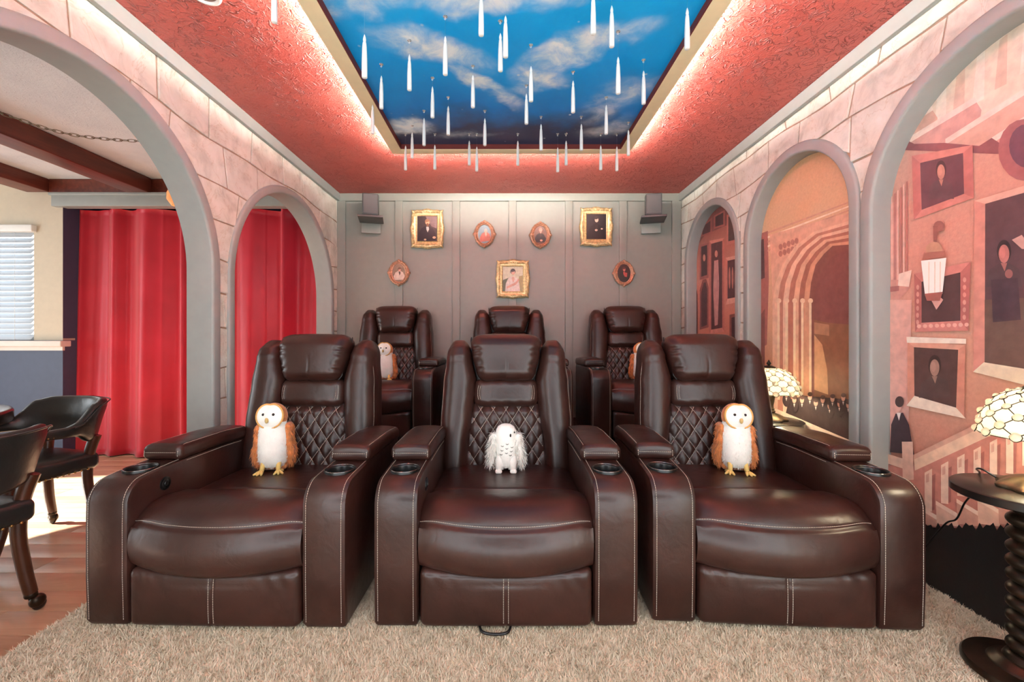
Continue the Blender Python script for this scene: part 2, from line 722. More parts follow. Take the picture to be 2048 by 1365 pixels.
# solid backing behind the right-hand niches
mb = MB().box(XM + 0.004, XM + 0.1, YF, YB, 0.0, ZC)
back = mb.build('niche_backing', GREYPAINT, wall_right, smooth=False)

# wall faces of the games-room side of the left wall
arch_wall('wall_partition', XL - 0.1205, XL - 0.135, ARCH_L, 0.03, ZW, GREYPAINT)


def clip_half(poly, p0, nrm):
    out = []
    n = len(poly)
    for i in range(n):
        a, b = poly[i], poly[(i + 1) % n]
        da = (a[0] - p0[0]) * nrm[0] + (a[1] - p0[1]) * nrm[1]
        db = (b[0] - p0[0]) * nrm[0] + (b[1] - p0[1]) * nrm[1]
        if da >= 0:
            out.append(a)
        if (da >= 0) != (db >= 0):
            t = da / (da - db)
            out.append((a[0] + (b[0] - a[0]) * t, a[1] + (b[1] - a[1]) * t))
    return out


def stones(parent, x, facing, arches, seed):
    """irregular courses of stones on a side wall, each stone a piece of its own, cut where the arch trims begin"""
    R_ = random.Random(seed)
    z = 0.0
    lines = [0.0]
    while z < ZC - 0.30:
        z += R_.uniform(0.17, 0.27)
        lines.append(z)
    lines.append(ZC - 0.005)
    ph = [(R_.uniform(0, 6), R_.uniform(0, 6)) for _ in lines]

    def joint(c, y):
        if c == 0 or c == len(lines) - 1:
            return lines[c]
        return lines[c] + 0.016 * math.sin(y * 3.1 + ph[c][0]) + 0.009 * math.sin(y * 8.3 + ph[c][1])
    g = 0.005
    for c in range(len(lines) - 1):
        y = YF + R_.uniform(-0.3, 0)
        s0 = R_.uniform(-0.02, 0.02)
        while y < YB:
            w = R_.uniform(0.22, 0.46)
            y1 = y + w
            s1 = R_.uniform(-0.022, 0.022)
            ym = (y + y1) / 2
            poly = [(y + g + s0, joint(c, y + s0) + g), (ym, joint(c, ym) + g), (y1 - g + s1, joint(c, y1 + s1) + g),
                    (y1 - g - s1, joint(c + 1, y1 - s1) - g), (ym, joint(c + 1, ym) - g), (y + g - s0, joint(c + 1, y - s0) - g)]
            poly = [(max(YF, min(YB, a)), min(ZC, b)) for a, b in poly]
            keep = True
            for cy, R, zt in arches:
                r = R - 0.03
                zs = zt - R
                cxy = (sum(p[0] for p in poly) / len(poly), sum(p[1] for p in poly) / len(poly))
                if cxy[1] < zs:
                    sd = 1 if cxy[0] > cy else -1
                    p0 = (cy + sd * r, cxy[1])
                    nr = (sd, 0)
                else:
                    d = (cxy[0] - cy, cxy[1] - zs)
                    ln = math.hypot(*d) or 1
                    nr = (d[0] / ln, d[1] / ln)
                    p0 = (cy + nr[0] * r, zs + nr[1] * r)
                poly = clip_half(poly, p0, nr)
                if len(poly) < 3:
                    keep = False
                    break
            if keep:
                ar = abs(sum(poly[i][0] * poly[(i + 1) % len(poly)][1] - poly[(i + 1) % len(poly)][0] * poly[i][1] for i in range(len(poly)))) / 2
                if ar > 0.0006 and max(p[0] for p in poly) - min(p[0] for p in poly) > 0.006:
                    pr = R_.uniform(0.003, 0.008)
                    n = len(poly)
                    cx = sum(p[0] for p in poly) / n
                    cz = sum(p[1] for p in poly) / n
                    mb = MB()
                    r0 = [(x, p[0], p[1]) for p in poly]
                    ins = [(p[0] + (cx - p[0]) * 0.03, p[1] + (cz - p[1]) * 0.05) for p in poly]
                    r1 = [(x + facing * pr * 0.7, p[0], p[1]) for p in poly]
                    r2 = [(x + facing * pr, p[0], p[1]) for p in ins]
                    base = [(x - facing * 0.01, p[0], p[1]) for p in poly]
                    mb.rings([base, r0, r1, r2], cap=True)
                    o = mb.build('stone', STONE, parent, smooth=False)
                    fix_normals(o)
            y = y1
            s0 = s1


stones(wall_left, XL - 0.006, 1, ARCH_L, 11)
stones(wall_right, XR + 0.006, -1, ARCH_R, 23)


def arch_trim(name, label, xf, xb, arch, wid, zb, s):
    """rounded arch casing: front face xf, depth back to xb; s = +1 when the front faces +X"""
    cy, R, zt = arch
    zs = zt - R
    b = 0.014
    sec = [(0, xb), (0, xf - s * b)] + [(b - b * math.cos(a), xf - s * b + s * b * math.sin(a)) for a in (PI / 6, PI / 3, PI / 2)]
    sec += [(wid - b + b * math.sin(a), xf - s * b + s * b * math.cos(a)) for a in (0, PI / 6, PI / 3, PI / 2)] + [(wid, xb)]
    path = [(-1, 0, zb, None), (-1, 0, zs, None)]
    rs = []
    r0 = R - wid
    pts = [('leg', -1, zb)] + [('leg', -1, zb + (zs - zb) * k / 4) for k in (1, 2, 3)]
    pts += [('arc', PI - PI * i / 48, 0) for i in range(49)]
    pts += [('leg', 1, zb + (zs - zb) * k / 4) for k in (3, 2, 1)] + [('leg', 1, zb)]
    for kind, a, z in pts:
        ring = []
        for q, x in sec:
            if kind == 'leg':
                ring.append((x, cy + a * (r0 + q), z))
            else:
                ring.append((x, cy + math.cos(a) * (r0 + q), zs + math.sin(a) * (r0 + q)))
        rs.append(ring)
    mb = MB().rings(rs)
    o = mb.build(name, GREYPAINT, smooth=True, sharp=50)
    fix_normals(o)
    return tag(o, label, 'arch trim', kind='structure')


arch_trim('trim_1', 'wide grey arch casing nearest on the left wall', XL + 0.015, XL - 0.14, ARCH_L[0], 0.07, ZW, 1)
arch_trim('trim_2', 'grey arch casing beside the back wall on the left', XL + 0.015, XL - 0.14, ARCH_L[1], 0.06, ZW, 1)
arch_trim('trim_3', 'small grey arch casing next to the back wall on the right', XR - 0.015, XM, ARCH_R[0], 0.062, 0.0, -1)
arch_trim('trim_4', 'middle grey arch casing on the right wall', XR - 0.015, XM, ARCH_R[1], 0.066, 0.0, -1)
arch_trim('trim_5', 'large grey arch casing nearest on the right wall', XR - 0.015, XM, ARCH_R[2], 0.070, 0.0, -1)

# crown boards under the ceiling
mb = MB().bbox(XL + 0.001, XL + 0.028, YF, YB, ZC - 0.078, ZC, 0.003)
tag(mb.build('trim_6', GREYPAINT, sharp=30), 'grey crown board along the top of the left stone wall', 'crown board', kind='structure')
mb = MB().bbox(XR - 0.028, XR - 0.001, YF, YB, ZC - 0.078, ZC, 0.003)
tag(mb.build('trim_7', GREYPAINT, sharp=30), 'grey crown board along the top of the right stone wall', 'crown board', kind='structure')

# back wall with its battens
mb = MB().box(XL - 0.12, XR + 0.15, YB, YB + 0.1, 0.0, ZC + 0.1)
wall_back = tag(mb.build('wall_back', WALLPAINT, smooth=False), kind='structure')
mb = MB().bbox(XL + 0.028, XR - 0.028, YB - 0.022, YB + 0.002, ZC - 0.078, ZC, 0.003)
mb.build('top_rail', WALLPAINT, wall_back, sharp=30)
PXM = F / YB
for a, b in ((673, 692), (791, 806), (905, 920), (1017.5, 1032.5), (1130, 1145), (1238, 1253), (1343, 1361)):
    mb = MB().bbox((a - 1012) / PXM, (b - 1012) / PXM, YB - 0.02, YB + 0.002, 0.2, ZC - 0.078, 0.003)
    mb.build('batten', WALLPAINT, wall_back, sharp=30)

# red ceiling, sky panel, floating trim with LED strip
mb = MB().box(XL - 0.12, XR + 0.15, YF, YB + 0.1, ZC, ZC + 0.1)
ceiling = tag(mb.build('ceiling', REDCEIL, smooth=False), kind='structure')
TX0, TX1, TY0, TY1 = -0.872, 0.944, 0.35, 3.272      # outer edge of the trim
TW = 0.082
ZT = ZC - 0.048
mb = MB().box(TX0 + 0.04, TX1 - 0.04, TY0 + 0.04, TY1 - 0.04, ZC - 0.012, ZC - 0.001)
tag(mb.build('sky_panel', SKY, smooth=False), 'blue sky print with white clouds and stars on the ceiling', 'ceiling panel')
cove = thing('cove_trim', 'cream floating trim framing the sky panel, lit from behind', 'light cove', ((TX0 + TX1) / 2, (TY0 + TY1) / 2, ZT))
LED = m_emit('led_strip_light', (1.0, 0.94, 0.85, 1), 150.0)
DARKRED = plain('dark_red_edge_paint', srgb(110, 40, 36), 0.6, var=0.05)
cx, cy_ = (TX0 + TX1) / 2, (TY0 + TY1) / 2
for nm, (x0, x1, y0, y1) in {'l': (TX0, TX0 + TW, TY0, TY1), 'r': (TX1 - TW, TX1, TY0, TY1),
                            'b': (TX0 + TW, TX1 - TW, TY1 - TW, TY1), 'f': (TX0 + TW, TX1 - TW, TY0, TY0 + TW)}.items():
    MB().bbox(x0 - cx, x1 - cx, y0 - cy_, y1 - cy_, 0, 0.010, 0.002).build('trim_board', CREAMTRIM, cove, sharp=30)
    e = 0.045
    hgt_ = ZC - ZT
    if nm in 'lr':
        s_ = -1 if nm == 'l' else 1
        xa = (x0 + e if nm == 'l' else x1 - e) - cx
        ya, yb = y0 + e - cy_, y1 - e - cy_
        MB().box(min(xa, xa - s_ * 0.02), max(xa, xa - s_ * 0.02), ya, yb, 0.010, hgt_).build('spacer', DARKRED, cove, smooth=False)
        fix_normals(MB().prism([(xa, 0.0105), (xa + s_ * 0.024, 0.0105), (xa, 0.0180)], 'y', ya, yb).build('led_strip', LED, cove, smooth=False))
        xi = (x1 if nm == 'l' else x0) - cx
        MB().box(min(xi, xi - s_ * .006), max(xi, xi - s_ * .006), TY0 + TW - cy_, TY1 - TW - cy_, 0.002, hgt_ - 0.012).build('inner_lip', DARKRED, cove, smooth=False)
    else:
        s_ = 1 if nm == 'b' else -1
        ya = (y1 - e if nm == 'b' else y0 + e) - cy_
        xa, xb = x0 - TW + e - cx, x1 + TW - e - cx
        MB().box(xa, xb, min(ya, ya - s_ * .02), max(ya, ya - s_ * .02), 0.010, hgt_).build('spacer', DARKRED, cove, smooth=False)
        fix_normals(MB().prism([(ya, 0.0105), (ya + s_ * 0.024, 0.0105), (ya, 0.0290)], 'x', xa, xb).build('led_strip', LED, cove, smooth=False))
        yi = (y0 if nm == 'b' else y1) - cy_
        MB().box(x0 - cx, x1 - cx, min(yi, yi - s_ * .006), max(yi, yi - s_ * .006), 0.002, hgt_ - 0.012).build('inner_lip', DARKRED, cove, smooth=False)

# floors
mb = MB().box(XL, XM + 0.05, YF, YB, -0.2, -0.004)
tag(mb.build('floor_slab', plain('grey_subfloor', srgb(120, 112, 104), 0.9), smooth=False), kind='structure')
mb = MB().bbox(XL + 0.02, XM - 0.005, 2.86, YB - 0.02, -0.004, 0.28, 0.01)
tag(mb.build('floor_riser', plain('dark_riser_carpet', srgb(70, 58, 52), 0.95, bump=0.4, bscale=300), sharp=30), kind='structure')
mb = MB().box(-6.2, XL - 0.001, YF, 4.6, ZW - 0.1, ZW - 0.004)
floor = tag(mb.build('floor', plain('plank_joint_dark', srgb(86, 56, 38), 0.8), smooth=False), kind='structure')
pw, pl = 0.152, 1.25
plank = MB().bbox(-pl / 2 + 0.0008, pl / 2 - 0.0008, -pw / 2 + 0.0008, pw / 2 - 0.0008, -0.004, 0.0, 0.0015)
pm = None
row = 0
y = 0.9
while y < 4.5:
    x = XL - 0.002 + pl / 2 - (0.4 * row % 1.0) * pl
    while x > -5.3:
        x0, x1 = x - pl / 2, x + pl / 2
        if x1 > XL - 0.002:
            q = MB().bbox(x0 + 0.0008, XL - 0.003, y - pw / 2 + 0.0008, y + pw / 2 - 0.0008, -0.004, 0.0, 0.0015)
            if XL - 0.003 - x0 > 0.02:
                o = q.build('plank', OAK, floor, sharp=30)
                o.location = (0, 0, ZW)
        elif pm is None:
            o = plank.build('plank', OAK, floor, sharp=30)
            pm = o.data
            o.location = (x, y, ZW)
        else:
            o = bpy.data.objects.new('plank', pm)
            COL.objects.link(o)
            o.parent = floor
            o.location = (x, y, ZW)
        x -= pl
    y += pw
    row += 1

# carpet of the theatre
CARPET = N('beige_carpet')
_f = CARPET.noise(45.0, 5.0, 0.7)
CARPET.l(CARPET.ramp(_f, [(0.3, srgb(206, 189, 164)), (0.7, srgb(236, 222, 200))]), CARPET.b.inputs['Base Color'])
CARPET.set(Roughness=0.95, Specular_IOR_Level=0.1)
CARPET = CARPET.m
carpet = thing('carpet', 'beige shaggy carpet under the front recliners', 'carpet', (0, 1.6, 0))
MB().box(XL, XM - 0.004, YF - 1.6, 2.86 - 1.6, -0.004, 0.008).build('backing', CARPET, carpet, smooth=False)


def pile(n, x0, x1, y0, y1, parent, org):
    px = rng.uniform(x0, x1, n)
    py = rng.uniform(y0, y1, n)
    h = rng.uniform(0.010, 0.024, n) + 0.003 * np.sin(px * 23 + 2 * np.sin(py * 19)) * np.cos(py * 27)
    lean = rng.normal(0, 0.008, (n, 2))
    # neighbouring tufts lean alike
    lean[:, 0] += 0.005 * np.sin(px * 57 + 3 * np.sin(py * 49))
    lean[:, 1] += 0.005 * np.cos(py * 61 + 2 * np.sin(px * 51))
    ang = rng.uniform(0, PI, n)
    w = rng.uniform(0.0017, 0.0034, n)
    dx, dy = np.cos(ang) * w, np.sin(ang) * w
    v = np.empty((n, 3, 3), np.float32)
    v[:, 0] = np.stack([px - dx, py - dy, np.full(n, 0.006)], 1)
    v[:, 1] = np.stack([px + dx, py + dy, np.full(n, 0.006)], 1)
    v[:, 2] = np.stack([px + lean[:, 0], py + lean[:, 1], h], 1)
    v -= np.array(org, np.float32)
    me = bpy.data.meshes.new('pile')
    me.vertices.add(n * 3)
    me.vertices.foreach_set('co', v.reshape(-1))
    me.loops.add(n * 3)
    me.loops.foreach_set('vertex_index', np.arange(n * 3, dtype=np.int32))
    me.polygons.add(n)
    me.polygons.foreach_set('loop_start', np.arange(n, dtype=np.int32) * 3)
    me.update(calc_edges=True)
    me.materials.append(CARPET)
    o = bpy.data.objects.new('pile', me)
    COL.objects.link(o)
    o.parent = parent
    return tag(o, kind='stuff')


pile(260000, XL, XM - 0.006, 1.22, 2.0, carpet, (0, 1.6, 0))

# ------------------------------------------------------------------ games room shell (seen through the left arches)
XW = -4.375        # corner where the window wall turns into the curtain recess
YW = 4.20
WX0, WX1, WZ0, WZ1 = -5.5, XW - 0.285, 1.06, 2.17     # window opening
mb = MB()
mb.box(-6.2, WX0, YW, YW + 0.12, WZ0, 2.65)
mb.box(WX1, XW, YW, YW + 0.12, WZ0, 2.65)
mb.box(WX0, WX1, YW, YW + 0.12, WZ1, 2.65)
w = tag(mb.build('wall_window', CREAMWALL, smooth=False), kind='structure')
MB().box(-6.2, XW, YW, YW + 0.12, ZW, WZ0).build('lower_panel', NAVY, w, smooth=False)
MB().box(XW - 0.12, XW, YW + 0.12, 4.6, ZW, ZC2).build('return_panel', NAVY, w, smooth=False)
MB().box(XW - 0.004, XW + 0.001, YW + 0.002, YW + 0.12, WZ0 + 0.02, 2.40).build('return_edge', NAVY, w, smooth=False)
mb = MB().box(XW - 0.12, XL - 0.12, 4.5, 4.6, ZW, ZC2)
tag(mb.build('wall_far', NAVY, smooth=False), kind='structure')
mb = MB().box(-6.2, XL - 0.12, YF, 4.6, ZC2, ZC2 + 0.1)
tag(mb.build('ceiling_games_room', GREYCEIL, smooth=False), kind='structure')

mb = MB()  # unseen games-room walls, openings shaped to steer sun and daylight in
mb.box(-6.32, -6.2, 0.55, 1.50, ZW, ZC2)
mb.box(-6.32, -6.2, YF, -0.45, ZW, ZC2)
mb.box(-6.32, -6.2, -0.45, 0.55, 2.5, ZC2)
mb.box(-6.32, XL - 0.12, YF - 0.1, YF, ZW, ZC2)
mb.box(-6.32, -6.2, 3.3, 4.6, ZW, ZC2)
mb.box(-6.32, -6.2, 1.50, 3.3, 2.5, ZC2)
tag(mb.build('wall_unseen', CREAMWALL, smooth=False), kind='structure')
# unseen dark panel added behind the viewer to block light and shape leather highlights
tag(MB().bbox(-1.1, 1.1, -1.53, -1.5, 0.75, 2.02, 0.005).build('light_blocker', plain('dark_blocker_face', srgb(38, 38, 40), 0.6, var=0.03), sharp=30), kind='structure')

win = tag(bpy.data.objects.new('window_1', None), kind='structure')
win.location = ((WX0 + WX1) / 2, YW, WZ0)
COL.objects.link(win)
wx = (WX1 - WX0) / 2
for s in (-1, 1):
    MB().bbox(min(s * wx, s * (wx - 0.045)), max(s * wx, s * (wx - 0.045)), 0.05, 0.1, 0, WZ1 - WZ0, 0.004).build('window_frame', WHITEPL, win, sharp=30)
for z in (0, WZ1 - WZ0 - 0.045):
    MB().bbox(-wx + 0.045, wx - 0.045, 0.05, 0.1, z, z + 0.045, 0.004).build('window_frame', WHITEPL, win, sharp=30)
MB().box(-wx + 0.04, wx - 0.04, 0.073, 0.077, 0.04, WZ1 - WZ0 - 0.04).build('pane', plain('window_glass', (1, 1, 1, 1), 0.0, var=0, Transmission_Weight=1.0, IOR=1.02), win, smooth=False)
sill = MB().bbox(WX0 - 0.1, XW + 0.035, YW - 0.055, YW + 0.05, WZ0 - 0.062, WZ0 - 0.004, 0.008)
sill.box(WX0 - 0.08, XW + 0.02, YW - 0.022, YW, WZ0 - 0.1, WZ0 - 0.062)
tag(sill.build('trim_8', plain('white_sill_paint', srgb(226, 214, 206), 0.4, var=0.03), sharp=30), 'pale window sill under the white blinds', 'sill', kind='structure')

k = N('white_blind_slat')
tr = k.n('ShaderNodeBsdfTranslucent')
tr.inputs[0].default_value = (0.95, 0.97, 1, 1)
ms = k.n('ShaderNodeMixShader')
ms.inputs[0].default_value = 0.10
k.b.inputs['Base Color'].default_value = srgb(206, 212, 218)
k.l(k.b.outputs[0], ms.inputs[1])
k.l(tr.outputs[0], ms.inputs[2])
k.l(ms.outputs[0], k.out.inputs['Surface'])
SLAT = k.m
bl = thing('window_blind', 'white horizontal slat blind lowered over the bright window', 'blind', ((WX0 + WX1) / 2, YW + 0.01, WZ0))
hl = MB().bbox(-wx - 0.035, wx + 0.028, -0.055, 0.02, WZ1 - WZ0 - 0.045, WZ1 - WZ0 + 0.025, 0.01)
hl.build('headrail', WHITEPL, bl, sharp=30)
sm = None
nz = 20
for i in range(nz):
    z = 0.03 + (WZ1 - WZ0 - 0.10) * i / (nz - 1)
    if sm is None:
        mb = MB()
        sec = [(-0.021, -0.024), (-0.008, -0.010), (0.006, 0.007), (0.020, 0.027)]
        mb.rings([[(x, p[0], p[1]) for p in sec] + [(x, p[0] + 0.003, p[1] - 0.002) for p in reversed(sec)] for x in (-wx + 0.01, wx - 0.01)])
        o = fix_normals(mb.build('slat', SLAT, bl, sharp=40))
        sm = o.data
    else:
        o = bpy.data.objects.new('slat', sm)
        COL.objects.link(o)
        o.parent = bl
    o.location = (0, -0.01, z)
for x in (-wx * 0.55, wx * 0.62):
    MB().tube([(x, -0.035, 0.0), (x, -0.035, WZ1 - WZ0 - 0.03)], 0.0012, 5).build('ladder_cord', WHITEPL, bl)

# beams and fascia
def beam(label, x0, x1, y0, y1, z0, z1):
    return tag(MB().bbox(x0, x1, y0, y1, z0, z1, 0.008).build('ceiling_beam', BEAMWOOD, sharp=30), label, 'beam', 'wooden beams of the games room')


beam('red-brown beam across the pale ceiling, above the hanging chain', -3.69, -3.48, YF, 4.18, 2.50, ZC2)
beam('red-brown beam above the window blind', -4.72, -4.50, YF, 4.195, 2.52, ZC2)
beam('red-brown fascia beam above the curtain pelmet', -4.5, XL - 0.14, 4.185, 4.32, 2.505, ZC2)
pel = MB().bbox(-4.44, XL - 0.145, 4.15, 4.25, 2.372, 2.485, 0.006)
pel.bbox(-4.455, XL - 0.145, 4.135, 4.25, 2.475, 2.503, 0.006)
tag(pel.build('curtain_pelmet', GREYPAINT, sharp=30), 'grey pelmet box above the red curtains', 'pelmet')


def curtain(label, x0, x1, folds, ph, seed):
    rr = random.Random(seed)
    nx, nzz = 160, 40
    zt, zb = 2.40, ZW + 0.012
    ph2 = [rr.uniform(0, 6) for _ in range(5)]
    front, bk = [], []
    for j in range(nzz + 1):
        tz = j / nzz
        z = zt + (zb - zt) * tz
        for i in range(nx + 1):
            t = i / nx
            x = x0 + (x1 - x0) * t
            s = math.sin(2 * PI * folds * t + ph + 0.9 * math.sin(2 * PI * t * 2.1 + ph2[0]))
            amp = 0.070 + 0.02 * math.sin(5 * t + ph2[1])
            yv = 4.36 - amp * (s * abs(s) ** 0.3 if s > 0 else -abs(s) ** 0.6 * 0.7)
            yv += 0.007 * math.sin(2 * PI * t * folds * 2.3 + ph2[2] + 1.2 * tz)
            yv += 0.02 * tz * math.sin(2 * PI * t * folds * 0.6 + ph2[3])
            yv -= 0.03 * tz
            x += 0.012 * tz * math.sin(7 * t + ph2[4])
            z2 = z
            if tz > 0.985:
                yv -= 0.01
            front.append((x, yv, z2))
    mb = MB()
    W_ = nx + 1
    fs = [(j * W_ + i, j * W_ + i + 1, (j + 1) * W_ + i + 1, (j + 1) * W_ + i) for j in range(nzz) for i in range(nx)]
    off = len(front)
    bkv = [(p[0], p[1] + 0.004, p[2]) for p in front]
    fs2 = [tuple(q + off for q in reversed(f)) for f in fs]
    edge = []
    for j in range(nzz):
        for i in (0, nx):
            a, b = j * W_ + i, (j + 1) * W_ + i
            edge.append((a, b, b + off, a + off))
    for i in range(nx):
        for j in (0, nzz):
            a, b = j * W_ + i, j * W_ + i + 1
            edge.append((a, b, b + off, a + off))
    mb.add(front + bkv, fs + fs2 + edge)
    return tag(mb.build('curtain', CURTAIN), label, 'curtain', 'red curtains behind the arches')


curtain('red satin curtain panel beside the window, seen through the wide arch', -4.372, -3.06, 3.4, 2.2, 3)
curtain('red satin curtain panel seen through the narrow arch by the back wall', -3.05, -1.885, 3.1, 0.4, 5)

# ================================================================== RECLINERS
TB = math.radians(10.0)
BO = Vector((0, 0.225, 0.385))
BU = Vector((0, math.sin(TB), math.cos(TB)))
BF = Vector((0, -math.cos(TB), math.sin(TB)))


def B(x, w, v):
    """backrest frame: x across, w forward, v up the back"""
    return BO + BU * v + BF * w + Vector((x * 1.03, 0, 0))


def make_recliner():
    root = thing('recliner', 'x', 'recliner')
    base = MB()
    base.bbox(-0.46, 0.46, -0.42, 0.40, 0.012, 0.24, 0.01)
    for sx in (-1, 1):
        for yy in (-0.40, 0.36):
            base.lathe([(0.025, 0), (0.025, 0.02)], (sx * 0.36, yy, 0), 12)
    base.build('base', BLACKPL, root, sharp=30)
    # arms
    prof = [(0.24, 0.03), (0.24, 0.54), (0.225, 0.558)]
    prof += [(-0.12, 0.564), (-0.25, 0.562), (-0.37, 0.556)]
    cx, cz, R = -0.402, 0.461, 0.092
    prof += [(cx - R * math.sin(a) * 0.92, cz + R * math.cos(a)) for a in [math.radians(d) for d in (8, 20, 32, 44, 56, 68, 80)]]
    prof += [(-0.487, 0.40), (-0.487, 0.2), (-0.482, 0.035), (-0.47, 0.018), (0.22, 0.018)]
    for s in (-1, 1):
        xi, xo = s * 0.326, s * 0.490
        x0, x1 = min(xi, xo), max(xi, xo)
        mb = MB().prism(prof, 'x', x0, x1, 0.014)
        arm = fix_normals(mb.build('arm', LEATHER, root, sharp=40))
        ax = (x0 + x1) / 2
        cyc = -0.335
        # cut the well of the cup holder
        cut = MB().lathe([(0.052, 0.47), (0.052, 0.70)], (ax, cyc, 0), 40).build('cut_tmp', LEATHER)
        fix_normals(cut)
        md = arm.modifiers.new('b', 'BOOLEAN')
        md.object = cut
        md.operation = 'DIFFERENCE'
        md.solver = 'EXACT'
        bpy.context.view_layer.update()
        dg = bpy.context.evaluated_depsgraph_get()
        me2 = bpy.data.meshes.new_from_object(arm.evaluated_get(dg))
        arm.modifiers.clear()
        arm.data = me2
        arm.data.polygons.foreach_set('use_smooth', [True] * len(me2.polygons))
        arm.data.set_sharp_from_angle(angle=math.radians(40))
        bpy.data.objects.remove(cut)
        cup = MB()
        cup.lathe([(0.0515, 0.474), (0.0515, 0.556), (0.053, 0.5625), (0.0585, 0.5655), (0.0635, 0.563), (0.0645, 0.555),
                   (0.0645, 0.54), (0.0530, 0.54), (0.0495, 0.555), (0.0495, 0.478), (0.001, 0.478)][::-1][:0] or
                  [(0.001, 0.476), (0.0495, 0.476), (0.0495, 0.556), (0.052, 0.5615), (0.056, 0.5635), (0.0605, 0.562), (0.0610, 0.553)], (ax, cyc, 0), 40, cap=False)
        cup.build('cup_holder', [BLACKPL], arm, sharp=60)
        rim = MB()
        rim.tube([(ax + 0.0570 * math.cos(a), cyc + 0.0570 * math.sin(a), 0.5630) for a in np.linspace(0, 2 * PI, 40, endpoint=False)], 0.0026, 8, closed=True)
        rim.build('cup_rim', CHROME, arm)
        # padded arm rest
        def wp(x, y, z):
            k = 1 - (x / 0.095) ** 2
            z2 = z + (0.010 * k if z > 0 else 0)
            z2 += -0.012 * sstep(0.02, 0.26, y) + 0.004 * math.sin(y * 30) * (z > 0) * 0.25
            return (x * (1.0 + 0.02 * math.sin(y * 11)), y, z2)
        pad = MB().softbox((ax, -0.005, 0.592), (0.176, 0.47, 0.062), 0.024, (8, 16, 3), wp).build('arm_pad', LEATHER, arm)
        st = MB()
        for e in (-1, 1):
            x = ax + e * 0.073
            pts = [(x, -0.241, 0.580), (x, -0.238, 0.604), (x, -0.222, 0.6205)] + [(x, yy, 0.6262 - 0.012 * sstep(0.02, 0.26, yy)) for yy in np.linspace(-0.2, 0.2, 16)]
            st.stitch(pts)
        st.stitch([(ax + t, -0.2425, 0.597) for t in np.linspace(-0.07, 0.07, 8)])
        tag(st.build('stitching', THREAD, pad), kind='stuff')
        st = MB()
        for e in (x0 + 0.0165, x1 - 0.0165):
            pp = [(e, p[0] - 0.0012 * (p[0] < -0.36), p[1] + 0.0012 * (p[1] > 0.4)) for p in prof[3:-2]]
            st.stitch(pp)
        # seam low on the outside face, as the covers are joined
        st.stitch([(xi - s * 0.0005, yy, 0.566 - 0.01 * sstep(0.0, 0.3, yy) - 0.012) for yy in np.linspace(-0.2, 0.18, 12)])
        tag(st.build('stitching', THREAD, arm), kind='stuff')
        if s < 0:
            bt = MB()
            for r, d in ((0.027, 0.004), (0.019, 0.007), (0.011, 0.009)):
                rr = []
                for dd, rad in ((-0.004, r), (d * 0.8, r), (d, r * 0.9)):
                    rr.append([(xi + dd, -0.315 + rad * math.cos(a), 0.492 + rad * math.sin(a)) for a in np.linspace(0, 2 * PI, 24, endpoint=False)])
                bt.rings(rr)
            fix_normals(bt.build('control_button', BLACKPL, arm, sharp=40))
    # seat
    sp = spline([(0, .27, .33), (0, .26, .395), (0, .14, .410), (0, -.10, .414), (0, -.165, .412), (0, -.183, .402), (0, -.202, .420), (0, -.27, .446),
                 (0, -.36, .456), (0, -.43, .444), (0, -.478, .414), (0, -.485, .404), (0, -.505, .385), (0, -.520, .33), (0, -.512, .27), (0, -.488, .238), (0, -.44, .232)], 4)
    seam_i = 10 * 4 + 2
    xs = [q * 0.324 / 0.306 for q in (-0.306, -0.302, -0.29, -0.26, -0.22, -0.17, -0.11, -0.055, 0, 0.055, 0.11, 0.17, 0.22, 0.26, 0.29, 0.302, 0.306)]
    rs = []
    seam = []
    for x in xs:
        bulge = 1 - (x / 0.324) ** 2
        e = sstep(0.285, 0.324, abs(x))
        ring = []
        for i, p in enumerate(sp):
            ff = sstep(-0.15, -0.48, p.y)
            yy = p.y - 0.062 * bulge * ff + 0.03 * ff
            zz = p.z
            zz += (0.010 * bulge - 0.012 * e) * (1 if p.z > 0.39 else 0.2)
            zz -= 0.020 * bulge * ff * sstep(0.43, 0.40, p.z)
            wr = 0.0022 * math.sin(x * 70 + 9 * p.y) * sstep(0.12, 0.28, abs(x)) * sstep(0.46, 0.40, p.z)
            ring.append((x, yy - wr, zz))
        seam.append(Vector(ring[seam_i]) + Vector((0, -0.0018, 0.0012)))
        ring += [(x, 0.27, 0.232)]
        rs.append(ring)
    seat = fix_normals(MB().rings(rs).build('seat_cushion', LEATHER, root, sharp=60))
    st = MB().stitch(spline([tuple(p) for p in seam], 3))
    tag(st.build('stitching', THREAD, seat), kind='stuff')
    # footrest flap
    def wf(x, y, z):
        k = max(0, 1 - (x / 0.32) ** 2) * max(0, 1 - (z / 0.115) ** 2)
        if y < 0:
            y -= 0.014 * k ** 0.5
            y += 0.005 * math.exp(-(x / 0.006) ** 2)
            y -= 0.004 * sstep(0.02, 0.1, z) * (abs(math.sin(x * 55 + z * 25)) ** 2) * sstep(0.10, 0.26, abs(x))
        return (x, y, z - 0.010 * max(0, 1 - (x / 0.3) ** 2) * (z > 0.05))
    foot = MB().softbox((0, -0.445, 0.128), (0.640, 0.09, 0.216), 0.026, (60, 2, 14), wf).build('footrest', LEATHER, root)
    st = MB()
    for e in (-0.009, 0.009):
        st.stitch([(e, -0.490 - 0.0135 * max(0, 1 - ((z - .128) / .115) ** 2) ** 0.5 - 0.001, z) for z in np.linspace(0.045, 0.222, 14)])
    tag(st.build('stitching', THREAD, foot), kind='stuff')
    # back
    tfB = lambda x, w, v: B(x, w, v)
